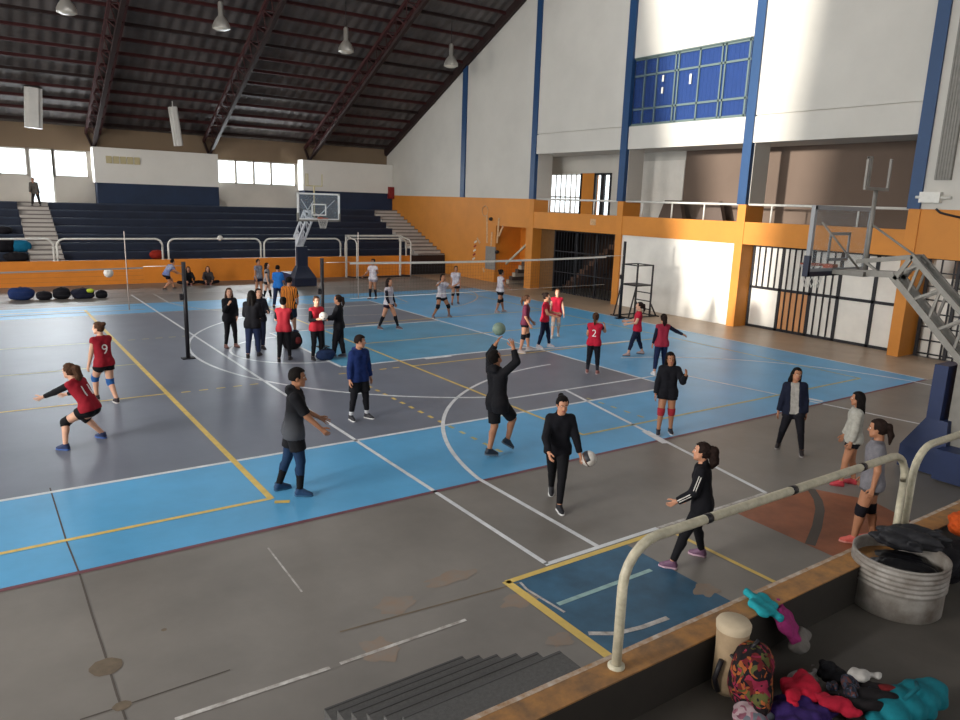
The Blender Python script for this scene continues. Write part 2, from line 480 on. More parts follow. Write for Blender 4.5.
for y in (26.4, 28.95): f.box((GX - .02, y - .06, 3.56), (GX + .1, y + .06, 5.45))
for k in range(1, 7): f.box((GX, 26.4 + k * .365 - .03, 3.56), (GX + .04, 26.4 + k * .365 + .03, 5.45), mi=1)
for z in (3.6, 4.35, 5.42): f.box((GX, 26.4, z - .035), (GX + .05, 28.95, z + .035), mi=1)
o = struct(f.build('window_4', [M_iron, M_steelw])); g = MB(); g.box((GX + .12, 26.4, 3.56), (GX + .13, 28.95, 5.45)); g.build('glass', M_glass, o)
f = MB()
for y in (24.45, 24.9, 25.45): f.box((GX - .03, y - .06, 3.56), (GX + .08, y + .06, 5.45))
f.box((GX - .03, 24.4, 5.36), (GX + .08, 25.5, 5.45)); f.box((GX, 24.9, 3.56), (GX + .05, 25.1, 5.4))
o = struct(f.build('door_5', M_iron)); g = MB(); g.box((GX + .1, 24.45, 3.56), (GX + .11, 25.45, 5.4)); g.build('glass', M_glass, o)
# columns: orange foot, blue shaft
for i, y in enumerate(COLS):
    t = MB()
    yc = y + .2 if y > 10 else y
    if y < 30:
        t.box((XR - .04, y - .02, 0), (XR + .95, y + .3, 4.2), mi=1)
        t.box((XR - .08, y + .0, 4.2), (XR + .1, y + .34, 17.8 - abs(y - 18.4) * .476 if y > 18.4 else 17.8 - (18.4 - y) * .476), mi=0)
        t.box((XR + .1, y - .02, 4.2), (XR + .95, y + .32, 6.25), mi=2)
    else:
        t.box((XR - .08, y - .0, 4.2), (XR + .1, y + .38, 10.9), mi=0)
    struct(t.build('trim_%d' % (5 + i), [M_colb, M_or, M_grayw]))
# blue glazed window in the upper wall
f = MB(); M_wf = mat('window_frame_grey', '#5a6a68', .5)
ys = [16.35, 17.3, 17.45, 18.4, 19.35, 19.5, 20.4, 21.0, 21.65]
for y in ys: f.box((XR + .12, y - .03, 7.12), (XR + .2, y + .03, 9.58))
for z in (7.15, 7.72, 8.95, 9.55): f.box((XR + .12, 16.3, z - .035), (XR + .2, 21.7, z + .035))
f.box((XR + .05, 16.3, 7.06), (XR + .28, 21.7, 7.12)); f.box((XR + .05, 16.3, 9.58), (XR + .28, 21.7, 9.64))
o = struct(f.build('window_5', M_wf))
g = MB(); g.box((XR + .16, 16.3, 7.1), (XR + .165, 21.7, 9.6)); g.build('glass', glass('glass_reflecting', '#3d5a9a', .3), o)
mcur = mat('curtain_blue', '#131f52', .6, noise=.35, scale=3)
g = MB()
for k in range(60):
    y = 16.3 + k * .09; g.box((XR + .24 + .02 * (k % 2), y, 7.1), (XR + .28 + .02 * (k % 2), y + .09, 9.6))
g.build('curtain', mcur, o)
for k, (y, z0, z1) in enumerate(((20.05, 8.2, 8.42), (20.05, 8.62, 8.85), (18.75, 8.4, 8.75))):
    p = MB(); p.box((XR + .105, y - .05, z0), (XR + .115, y + .04, z1))
    tag(p.build('paper_notice', M_steelw), ('small square white paper on the blue window', 'narrow white paper above the square one on the blue window', 'narrow white paper right of centre on the blue window')[k], 'paper')
# gallery guard rails
for k in range(3):
    a, b = COLS[k] + .33, COLS[k + 1] - .04
    t = thing('guard_rail', (XR + .1, (a + b) / 2, 3.62), ('white pipe rail of the gallery above the white gate', 'white pipe rail of the gallery below the blue window', 'white pipe rail of the gallery in front of the bright barred window')[k], 'railing', 'gallery guard rails')
    m = MB(); m.tube([(XR + .1, a, 4.2), (XR + .1, b, 4.2)], .04); m.build('top_rail', M_steelw, t)
    for q in range(1, 4):
        m = MB(); y = a + (b - a) * q / 3.6
        m.tube([(XR + .1, y, 3.62), (XR + .1, y, 4.18)], .03); m.build('post', M_steelw, t)

# gates and doors of the right wall
def gate_E():
    x = XR + .62
    f = MB()
    ya, yb = 10.45, 15.7
    yv = [ya, 12.05, 13.1, 13.85, 14.9, yb]
    yv = [ya, 11.38, 12.5, 13.45, 14.55, yb]
    for i, y in enumerate(yv): f.box((x, y - .05, 0), (x + .08, y + .05, 2.87))
    for z in (.04, 1.4, 2.83): f.box((x, ya, z - .045), (x + .08, yb, z + .045))
    for a, b, z0 in ((13.45, 14.55, 0), (14.55, yb, 1.4), (12.5, 13.45, 0)):
        n = 4 if b - a < 1.1 else 5
        for k in range(1, n): y = a + (b - a) * k / n; f.box((x - .01, y - .018, z0), (x + .03, y + .018, 2.85))
    o = struct(f.build('door_2', M_iron))
    g = MB(); g.box((x + .05, ya, 0), (x + .07, 13.45, 2.85)); g.box((x + .05, 13.45, 1.4), (x + .07, yb, 2.85)); g.box((x + .05, 14.55, 0), (x + .07, yb, 1.4)); g.build('white_panel', M_whiteL, o)
    g = MB(); g.box((x + .045, 13.5, .08), (x + .055, 14.5, 1.36)); g.build('wooden_panel', M_wood, o)
gate_E()
f = MB(); x = XR + .5
for k in range(22): y = 22.15 + k * .19; f.box((x, y - .012, 0), (x + .03, y + .012, 2.85))
for y in (22.12, 23.4, 24.7, 26.2): f.box((x - .01, y - .03, 0), (x + .05, y + .03, 2.85))
for z in (.05, .95, 1.9, 2.8): f.box((x - .005, 22.1, z - .02), (x + .035, 26.2, z + .02))
o = struct(f.build('door_3', M_iron)); g = MB(); g.box((x, 26.2, 0), (x + .06, 27.4, 2.85)); g.build('brown_panel', mat('brown_panel', '#6a4a26', .6, noise=.15), o)
# dim stairwell behind that gate
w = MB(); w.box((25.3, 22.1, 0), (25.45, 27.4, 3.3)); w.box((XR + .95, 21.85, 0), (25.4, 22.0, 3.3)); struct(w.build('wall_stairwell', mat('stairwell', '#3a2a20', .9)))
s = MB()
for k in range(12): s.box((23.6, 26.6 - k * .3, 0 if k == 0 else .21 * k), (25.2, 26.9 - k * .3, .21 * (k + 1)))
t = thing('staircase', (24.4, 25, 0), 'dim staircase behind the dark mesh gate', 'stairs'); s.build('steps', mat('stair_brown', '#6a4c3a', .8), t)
f = MB(); x = XR + .75
for k in range(17): y = 4.7 + k * .33; f.box((x, y - .018, 0), (x + .04, y + .018, 2.85))
for k in range(8): f.box((x - .01, 4.7, .1 + k * .39 - .018), (x + .05, 10.0, .1 + k * .39 + .018))
for y in (4.7, 7.3, 9.2, 10.0): f.box((x - .02, y - .04, 0), (x + .06, y + .04, 2.85))
o = struct(f.build('door_4', M_iron)); g = MB(); g.box((x + .12, 8.2, 0), (x + .14, 9.9, 2.3)); g.build('white_panel', M_whiteL, o)
w = MB(); w.box((XR + 2.2, 4.6, 0), (XR + 2.4, 10.3, 2.9)); w.box((XR + .3, 4.5, 0), (XR + 2.4, 4.6, 2.9)); struct(w.build('wall_passage', M_brown))
# stair recess near the far corner of the right wall
w = MB(); w.box((23.5, 27.5, 0), (23.65, 30.5, 2.85)); w.box((XR + .3, 30.2, 0), (23.5, 30.35, 2.85)); struct(w.build('wall_recess', M_orb))
s = MB()
for k in range(8): s.box((XR + .35, 29.4 - k * .24, 0 if k == 0 else .2 * k), (23.5, 29.64 - k * .24, .2 * (k + 1)), mi=k % 2)
t = thing('staircase', (22.8, 28.6, 0), 'short stairs rising in the orange recess by the wall', 'stairs'); s.build('steps', [mat('step_grey', '#a59787', .8), mat('step_dark', '#4a3a30', .8)], t)
m = MB(); m.beam((XR + .5, 29.9, .95), (XR + .5, 27.9, 2.3), .07, .1); m.build('handrail', M_cream, t)

# roof: two slopes, purlins along x, lattice rafters across
K = .476
def roofz(y): return 6.95 + K * (42 - y) if y > 18.4 else 6.95 + K * (y + 5.2)
w = MB()
for ya, yb in ((42.3, 18.4), (18.4, -5.8)):
    za, zb = roofz(ya), roofz(yb)
    w.add([(XL - .3, ya, za), (XR + 4, ya, za), (XR + 4, yb, zb), (XL - .3, yb, zb), (XL - .3, ya, za + .12), (XR + 4, ya, za + .12), (XR + 4, yb, zb + .12), (XL - .3, yb, zb + .12)],
          [(0, 1, 2, 3), (7, 6, 5, 4), (0, 4, 5, 1), (1, 5, 6, 2), (2, 6, 7, 3), (3, 7, 4, 0)])
M_roof = mat('roof_sheet', '#5c5654', .7, noise=.4, scale=.9)
nt = M_roof.node_tree
tc = nt.nodes.new('ShaderNodeTexCoord'); wv = nt.nodes.new('ShaderNodeTexWave'); bp = nt.nodes.new('ShaderNodeBump')
wv.bands_direction = 'X'; wv.inputs['Scale'].default_value = .62; wv.inputs['Distortion'].default_value = .0
bp.inputs['Strength'].default_value = .8; bp.inputs['Distance'].default_value = .06
nt.links.new(tc.outputs['Object'], wv.inputs['Vector']); nt.links.new(wv.outputs['Fac'], bp.inputs['Height'])
nt.links.new(bp.outputs['Normal'], nt.nodes['Principled BSDF'].inputs['Normal'])
struct(w.build('ceiling', M_roof))
g = MB(); g.box((-4, 17.5, 17.6), (21.7, 19.3, 17.66)); struct(g.build('window_8', glass('ridge_fill_sheet', '#e8ecee', .7, .5)))  # unseen panel added beneath the closed roof for the ridge lamp
for k in range(24):
    y = 41.5 - k * .9; z = roofz(y)
    p = MB(); p.beam((XL, y, z - .1), (XR - .02, y, z - .1), .06, .15, up=(0, K, 1)); struct(p.build('trim_%d' % (20 + k), M_red if k % 4 else M_redd))
e = MB(); e.beam((XR - .1, 42, roofz(42) - .2), (XR - .1, 18.4, roofz(18.4) - .2), .16, .42, up=(0, K, 1)); struct(e.build('trim_60', M_redd))
TX = [0.0, 5.6, 11.2, 16.85]
for i, X in enumerate(TX):
    t = thing('roof_truss', (X, 42, 6.0), ('lattice roof truss left of the leftmost in view' if i == 0 else 'dark red lattice roof truss, %s of the three in view' % ('leftmost', 'middle', 'rightmost')[i - 1]), 'truss', 'lattice roof trusses')
    for s in (-1, 1):
        m = MB(); m.beam((X + s * .3, 41.9, roofz(41.9) - .32), (X + s * .3, 18.5, roofz(18.5) - .32), .12, .14); m.build('top_chord', M_red, t)
    m = MB(); m.beam((X, 41.4, roofz(41.4) - .95), (X, 18.5, roofz(18.5) - 1.05), .16, .16); m.build('bottom_chord', M_redd, t)
    m = MB(); n = 24
    for k in range(n):
        ya = 41.4 - k * .95; yb = ya - .475; yc = ya - .95
        for s in (-1, 1):
            m.beam((X + s * .3, ya, roofz(ya) - .35), (X, yb, roofz(yb) - .97), .035, .035); m.beam((X, yb, roofz(yb) - .97), (X + s * .3, yc, roofz(yc) - .35), .035, .035)
        m.beam((X - .3, ya, roofz(ya) - .35), (X + .3, ya, roofz(ya) - .35), .05, .05)
    m.build('lattice', M_red, t)
    m = MB()
    for s in (-1, 1):
        m.beam((X + s * .3, 41.9, roofz(41.9) - .3), (X + s * .05, 41.95, 6.02), .1, .1); 
    m.beam((X, 41.4, roofz(41.4) - .95), (X, 41.95, 6.05), .1, .1)
    m.build('foot', M_redd, t)

# bleachers opposite, their front wall and the stairs
def rows(n, y0, z0, y1, z1, lo):
    p = [(y0, lo)]
    for i in range(n):
        ya = y0 + (y1 - y0) * i / n; z = z0 + (z1 - z0) * i / (n - 1) if n > 1 else z0
        p += [(ya, z), (y0 + (y1 - y0) * (i + 1) / n, z)]
    return p + [(y1, lo)]
M_bl = mat('bleacher_navy', '#192236', .5, noise=.3, scale=1.5)
M_bl2 = mat('bleacher_edge', '#2a3446', .55, noise=.3, scale=4)
M_st = mat('stair_pale', '#b8b1aa', .8, noise=.12, scale=2)
def bleacher(x0, x1, label):
    t = thing('bleacher', ((x0 + x1) / 2, 38, 0), label, 'bleacher', 'bleachers opposite')
    prof = rows(8, 35.01, 1.0, 40.99, 3.3, 0)
    m = MB(); m.prism(prof, 'x', x0, x1); m.build('stepped_seating', M_bl, t)
    for i in range(1, 8):
        y = 35 + 6 * i / 8; z = 1.0 + 2.3 * i / 7
        e = MB(); e.box((x0, y - .012, z - .05), (x1, y + .05, z + .012)); e.build('edge_strip', M_bl2, t)
bleacher(XL + .05, 2.05, 'dark navy stepped bleachers left of the pale aisle stairs')
bleacher(3.3, 20.2, 'long dark navy stepped bleachers between the two pale stairs')
for x0, x1, lab in ((2.06, 3.29, 'pale aisle stairs up to the bright doorway'), (20.21, XR - .01, 'pale stairs along the orange side wall')):
    t = thing('staircase', ((x0 + x1) / 2, 38, 0), lab, 'stairs')
    m = MB(); m.prism(rows(14, 35.0, 1.1, 41.0, 3.3, 0), 'x', x0, x1); m.build('steps', M_st, t)
    for i in range(14):
        y = 35 + 6 * i / 14; z = 1.1 + 2.2 * i / 13
        e = MB(); e.box((x0, y - .01, z - .045), (x1, y + .04, z + .008)); e.build('nosing', mat('nosing', '#6f6863', .8), t)
m = MB(); m.box((XL, 41.0, 0), (XR, 42.0, 3.29)); struct(m.build('trim_50', M_grayw))
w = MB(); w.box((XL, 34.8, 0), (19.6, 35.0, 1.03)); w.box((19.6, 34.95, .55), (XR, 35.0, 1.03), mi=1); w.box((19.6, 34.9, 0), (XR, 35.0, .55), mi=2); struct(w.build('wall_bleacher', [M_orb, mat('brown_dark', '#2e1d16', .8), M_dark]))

# platform and curb on the near side
w = MB(); w.box((XL, -5.4, 0), (XR, 2.98, .52)); struct(w.build('trim_51', mat('platform_concrete', '#4d4842', .8, noise=.2, scale=1.6, bump=.05, bscale=12)))  # shade of the platform is put into this darker concrete
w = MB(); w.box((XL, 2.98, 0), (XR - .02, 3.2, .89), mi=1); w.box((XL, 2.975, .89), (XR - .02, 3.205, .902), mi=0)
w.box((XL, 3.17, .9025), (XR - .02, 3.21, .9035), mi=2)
struct(w.build('trim_52', [mat('curb_orange', '#a8763e', .7, noise=.35, scale=5, color2='#6b5138'), mat('curb_side', '#27221d', .85, noise=.2, scale=3), mat('curb_edge', '#b5aba0', .7, noise=.5, scale=12, color2='#8f6b45')]))  # curb side: dark grey with the inner face's shade put in
# ------------------------------------------------------------------ figures: signed distances -> surface nets
def cone(p, a, b, ra, rb):
    a, b = np.asarray(a, float), np.asarray(b, float)
    ab = b - a
    t = np.clip(((p - a) @ ab) / max(ab @ ab, 1e-9), 0, 1)
    return np.linalg.norm(p - a - t[:, None] * ab, axis=1) - (ra + (rb - ra) * t)

def ell(p, c, r):
    r = np.asarray(r, float)
    q = (p - np.asarray(c, float)) / r
    k = np.linalg.norm(q, axis=1)
    return (k - 1) * r.min() * 0.5 + (k - 1) * k / np.maximum(np.linalg.norm(q / r, axis=1), 1e-6) * 0.5

def smin(a, b, k):
    if a is None: return b
    h = np.clip(0.5 + 0.5 * (b - a) / k, 0, 1)
    return b * (1 - h) + a * h - k * h * (1 - h)

_C8 = [(i, j, k) for i in (0, 1) for j in (0, 1) for k in (0, 1)]
_E12 = [(a, b) for a in range(8) for b in range(a + 1, 8) if sum(x != y for x, y in zip(_C8[a], _C8[b])) == 1]

def nets(fn, lo, hi, h):
    lo = np.asarray(lo, float) - 2 * h; hi = np.asarray(hi, float) + 2 * h
    n = np.ceil((hi - lo) / h).astype(int) + 1
    ax = [lo[i] + h * np.arange(n[i]) for i in range(3)]
    g = np.stack(np.meshgrid(*ax, indexing='ij'), -1).reshape(-1, 3)
    f = fn(g).reshape(n)
    s = f < 0
    cs = [s[i:n[0] - 1 + i, j:n[1] - 1 + j, k:n[2] - 1 + k] for i, j, k in _C8]
    cf = [f[i:n[0] - 1 + i, j:n[1] - 1 + j, k:n[2] - 1 + k] for i, j, k in _C8]
    cnt = sum(c.astype(np.int8) for c in cs)
    mix = (cnt > 0) & (cnt < 8)
    idx = -np.ones(mix.shape, int)
    where = np.argwhere(mix)
    idx[mix] = np.arange(len(where))
    vals = [c[mix] for c in cf]
    acc = np.zeros((len(where), 3)); num = np.zeros(len(where))
    for a, b in _E12:
        fa, fb = vals[a], vals[b]
        x = (fa < 0) != (fb < 0)
        t = np.where(x, fa / np.where(x, fa - fb, 1), 0)
        pa, pb = np.array(_C8[a], float), np.array(_C8[b], float)
        acc += np.where(x[:, None], pa + (pb - pa) * t[:, None], 0); num += x
    v = lo + h * (where + acc / num[:, None])
    fs = []
    for d in range(3):
        e, g_ = (d + 1) % 3, (d + 2) % 3
        sl0 = [slice(None)] * 3; sl1 = [slice(None)] * 3
        sl0[d] = slice(0, -1); sl1[d] = slice(1, None)
        for q in (e, g_):
            sl0[q] = slice(1, -1); sl1[q] = slice(1, -1)
        A, B = s[tuple(sl0)], s[tuple(sl1)]
        ch = np.argwhere(A != B)
        if not len(ch): continue
        ins = A[tuple(ch.T)]
        base = ch.copy(); base[:, e] += 1; base[:, g_] += 1
        def at(de, dg):
            c = base.copy(); c[:, e] -= de; c[:, g_] -= dg
            return idx[tuple(c.T)]
        q4 = np.stack([at(1, 1), at(0, 1), at(0, 0), at(1, 0)], 1)
        q4 = np.where(ins[:, None], q4, q4[:, ::-1])
        fs.append(q4)
    return v, (np.concatenate(fs) if fs else np.zeros((0, 4), int))

def np_obj(name, parts, mats, parent=None):
    """parts: list of (verts, quads, material index); one smooth mesh"""
    V = np.concatenate([p[0] for p in parts]); F = []; MI = []; b = 0
    for v, q, mi in parts:
        F.append(q + b); b += len(v)
        MI.append(np.full(len(q), mi) if np.isscalar(mi) else mi)
    F = np.concatenate(F); MI = np.concatenate(MI)
    me = bpy.data.meshes.new(name)
    me.vertices.add(len(V)); me.vertices.foreach_set('co', V.astype(np.float32).ravel())
    me.loops.add(F.size); me.loops.foreach_set('vertex_index', F.astype(np.int32).ravel())
    me.polygons.add(len(F)); me.polygons.foreach_set('loop_start', np.arange(0, F.size, 4, dtype=np.int32))
    me.polygons.foreach_set('material_index', MI.astype(np.int32))
    me.polygons.foreach_set('use_smooth', np.ones(len(F), bool))
    for m in mats: me.materials.append(m)
    me.update(calc_edges=True); me.validate()
    o = link(bpy.data.objects.new(name, me))
    if parent is not None: o.parent = parent
    return o

CACHE = {}
def head_parts(h):
    if ('head', h) in CACHE: return CACHE[('head', h)]
    def f(p):
        y = np.abs(p[:, 1])
        q = np.stack([p[:, 0], y, p[:, 2]], 1)
        d = ell(p, (-.012, 0, .032), (.093, .074, .083))
        d = smin(d, ell(p, (.022, 0, -.045), (.062, .054, .066)), .035)
        d = smin(d, cone(p, (.066, 0, -.098), (.066, 0, -.094), .016, .016), .025)
        d = smin(d, cone(q, (.03, .045, -.06), (.055, .02, -.085), .018, .016), .03)
        d = np.maximum(d, -cone(q, (.094, .03, .012), (.1, .034, .012), .013, .013))
        d = smin(d, cone(p, (.083, 0, .018), (.1, 0, -.02), .006, .012), .012)
        d = smin(d, cone(q, (.088, .01, -.024), (.09, .012, -.024), .007, .006), .008)
        d = smin(d, cone(q, (.082, 0, -.052), (.074, .02, -.054), .008, .005), .006)
        d = smin(d, cone(q, (.08, 0, -.063), (.073, .017, -.06), .008, .005), .006)
        d = smin(d, cone(q, (.084, .014, .03), (.07, .05, .03), .007, .006), .012)
        d = smin(d, ell(q, (-.008, .074, -.002), (.02, .009, .031)), .006)
        d = smin(d, cone(p, (-.02, 0, -.04), (-.032, 0, -.13), .052, .048), .03)
        return d
    v, q = nets(f, (-.12, -.1, -.18), (.12, .1, .13), h)
    c = v[q].mean(1)
    lip = (c[:, 0] > .071) & (np.abs(c[:, 1]) < .022) & (c[:, 2] < -.046) & (c[:, 2] > -.069)
    out = [(v, q, np.where(lip, 1, 0))]
    eh = min(h, .005)
    for sgn in (-1, 1):
        out.append(nets(lambda p: cone(p, (.074, sgn * .03, .012), (.074, sgn * .03, .0121), .0095, .0095), (.06, sgn * .03 - .014, -.004), (.088, sgn * .03 + .014, .028), eh) + (2,))
        out.append(nets(lambda p: cone(p, (.0795, sgn * .03, .012), (.0795, sgn * .03, .0121), .0062, .0062), (.07, sgn * .03 - .009, .003), (.09, sgn * .03 + .009, .021), eh * .7) + (3,))
        out.append(nets(lambda p: cone(p, (.088, sgn * .014, .036), (.076, sgn * .048, .037), .0045, .003), (.06, min(sgn * .01, sgn * .06), .028), (.096, max(sgn * .01, sgn * .06), .046), eh) + (4,))
    CACHE[('head', h)] = out
    return out

def hair_parts(style, h):
    if (style, h) in CACHE: return CACHE[(style, h)]
    kind = style.split('_')[0]
    def f(p):
        q = np.stack([p[:, 0], np.abs(p[:, 1]), p[:, 2]], 1)
        d = ell(p, (-.016, 0, .036), (.103, .085, .094)) if kind != 'short' else ell(p, (-.012, 0, .044), (.106, .084, .094))
        back = ell(p, (-.045, 0, -.01), (.066, .074, .07))
        d = smin(d, back, .03)
        face = np.maximum(.034 - p[:, 0], p[:, 2] - .082)
        face = np.minimum(face, np.maximum(-.004 - p[:, 0], p[:, 2] - .0))
        d = np.maximum(d, -face)
        if kind == 'short':
            d = np.maximum(d, -.03 - p[:, 2] + np.clip(p[:, 0] + .03, 0, .1) * -1.2)
        if kind == 'pony':
            d = smin(d, cone(p, (-.1, 0, .045), (-.13, 0, .035), .03, .034), .012)
            d = smin(d, cone(p, (-.13, 0, .035), (-.15, 0, -.08), .036, .034), .02)
            d = smin(d, cone(p, (-.15, 0, -.08), (-.135, 0, -.19), .034, .012), .02)
        if kind == 'curly':
            d = smin(d, cone(p, (-.1, 0, .03), (-.14, 0, .03), .04, .055), .015)
            d = smin(d, cone(p, (-.14, 0, .03), (-.16, 0, -.1), .06, .055), .02)
            d = smin(d, cone(p, (-.16, 0, -.1), (-.145, 0, -.17), .055, .025), .02)
            d = d + .007 * np.sin(p[:, 0] * 95) * np.sin(p[:, 1] * 110 + 1) * np.sin(p[:, 2] * 90)
        if kind == 'bun':
            d = smin(d, cone(p, (-.1, 0, .07), (-.115, 0, .075), .042, .042), .012)
        if kind == 'topbun':
            d = smin(d, cone(p, (-.05, 0, .125), (-.055, 0, .135), .04, .038), .012)
        if kind == 'long':
            d = smin(d, cone(q, (-.02, .07, .02), (-.03, .08, -.13), .026, .034), .025)
            d = smin(d, cone(q, (-.07, .03, -.02), (-.085, .04, -.22), .05, .042), .04)
            d = smin(d, cone(q, (-.05, .065, -.1), (-.055, .07, -.23), .035, .028), .03)
        return d + .0025 * np.sin(p[:, 1] * 150 + p[:, 0] * 60) * np.sin(p[:, 2] * 40 + 1)
    lo, hi = (-.26, -.14, -.3), (.11, .14, .2)
    out = [nets(f, lo, hi, h) + (0,)]
    CACHE[(style, h)] = out
    return out

def hand_parts(kind, h):
    """left hand, wrist at the origin, fingers along +x, thumb towards +z, palm facing -y"""
    if (kind, h) in CACHE: return CACHE[(kind, h)]
    curl = {'relax': 22, 'open': 6, 'grip': 48, 'cup': 14}[kind]
    spread = {'relax': 2, 'open': 8, 'grip': 3, 'cup': 10}[kind]
    segs = []
    for i, (z, ln) in enumerate(((.027, .072), (.009, .08), (-.009, .075), (-.026, .06))):
        a = np.array([.082 - abs(i - 1) * .004, 0, z]); ang = R(curl * .6)
        sp = R(spread * (1.2 - i))
        r = .0088 - .0006 * i
        for k, fr in enumerate((.45, .31, .24)):
            d = np.array([math.cos(ang) * math.cos(sp), -math.sin(ang), math.sin(sp) * math.cos(ang)])
            b = a + d * ln * fr
            segs.append((a, b, r - k * .0006, r - (k + 1) * .0006))
            a = b; ang += R(curl)
    ta = np.array([.022, -.006, .024])
    tb = ta + np.array([.03, -.012, .026]); tc = tb + np.array([.026, -.01, .011]); td = tc + np.array([.019, -.008, .003])
    th = [(ta, tb, .0125, .0105), (tb, tc, .0105, .0092), (tc, td, .0092, .007)]
    def f(p):
        d = cone(p, (-.02, 0, 0), (.012, 0, 0), .023, .024)
        for z in (.024, .008, -.008, -.022):
            d = smin(d, cone(p, (.01, 0, z * .7), (.082 - abs(z) * .1, .001, z), .0125, .0105), .012)
        for a, b, ra, rb in segs: d = smin(d, cone(p, a, b, ra, rb), .004)
        for a, b, ra, rb in th: d = smin(d, cone(p, a, b, ra, rb), .008)
        return d
    out = [nets(f, (-.045, -.09, -.055), (.175, .03, .1), h) + (0,)]
    CACHE[(kind, h)] = out
    return out

def shoe_parts(h, which):
    """ankle at the origin, toe along +x, ground at z = -.085"""
    if ('shoe', which, h) in CACHE: return CACHE[('shoe', which, h)]
    def upper(p):
        d = cone(p, (-.03, 0, -.04), (.1, 0, -.05), .04, .036)
        d = smin(d, cone(p, (.1, 0, -.055), (.142, -.004, -.058), .036, .028), .02)
        d = smin(d, cone(p, (-.008, 0, .005), (.06, 0, -.028), .042, .036), .02)
        d = smin(d, cone(p, (-.01, 0, .012), (-.01, 0, .02), .045, .045), .015)
        d = np.maximum(d, p[:, 2] - .022)
        return np.maximum(d, -.07 - p[:, 2])
    def sole(p):
        q = p.copy(); q[:, 2] = 0
        d = cone(q, (-.03, 0, 0), (.09, 0, 0), .041, .043)
        d = smin(d, cone(q, (.09, 0, 0), (.142, -.004, 0), .043, .034), .02)
        return np.maximum(d, np.abs(p[:, 2] + .0735) - .0115)
    out = nets(upper if which == 'upper' else sole, (-.09, -.06, -.1), (.2, .06, .05), h)
    CACHE[('shoe', which, h)] = out
    return out

def rot(axis, deg):
    return np.array(Matrix.Rotation(R(deg), 3, axis))

def dirv(fwd, out, side):
    f, o = R(fwd), R(out)
    return np.array([math.sin(f) * math.cos(o), side * math.sin(o), -math.cos(f) * math.cos(o)])

def lerp(a, b, t): return a + (b - a) * t

def frame_from(x, zhint):
    x = x / np.linalg.norm(x)
    y = np.cross(zhint, x); n = np.linalg.norm(y)
    if n < 1e-4: y = np.cross((0, 1, 0), x); n = np.linalg.norm(y)
    y /= n
    return np.stack([x, y, np.cross(x, y)], 1)

SKIN = {}
def skin_set(tone):
    if tone not in SKIN:
        c = {'fair': '#c99a80', 'mid': '#b98467', 'tan': '#a06f52', 'dark': '#8a5c43'}[tone]
        SKIN[tone] = mat('skin_' + tone, c, .55, spec=.35, noise=.08, scale=14)
    return SKIN[tone]

def cloth(color, rough=.85):
    return mat('cloth_' + color.lstrip('#'), color, rough, spec=.2, noise=.18, scale=22, bump=.25, bscale=120)

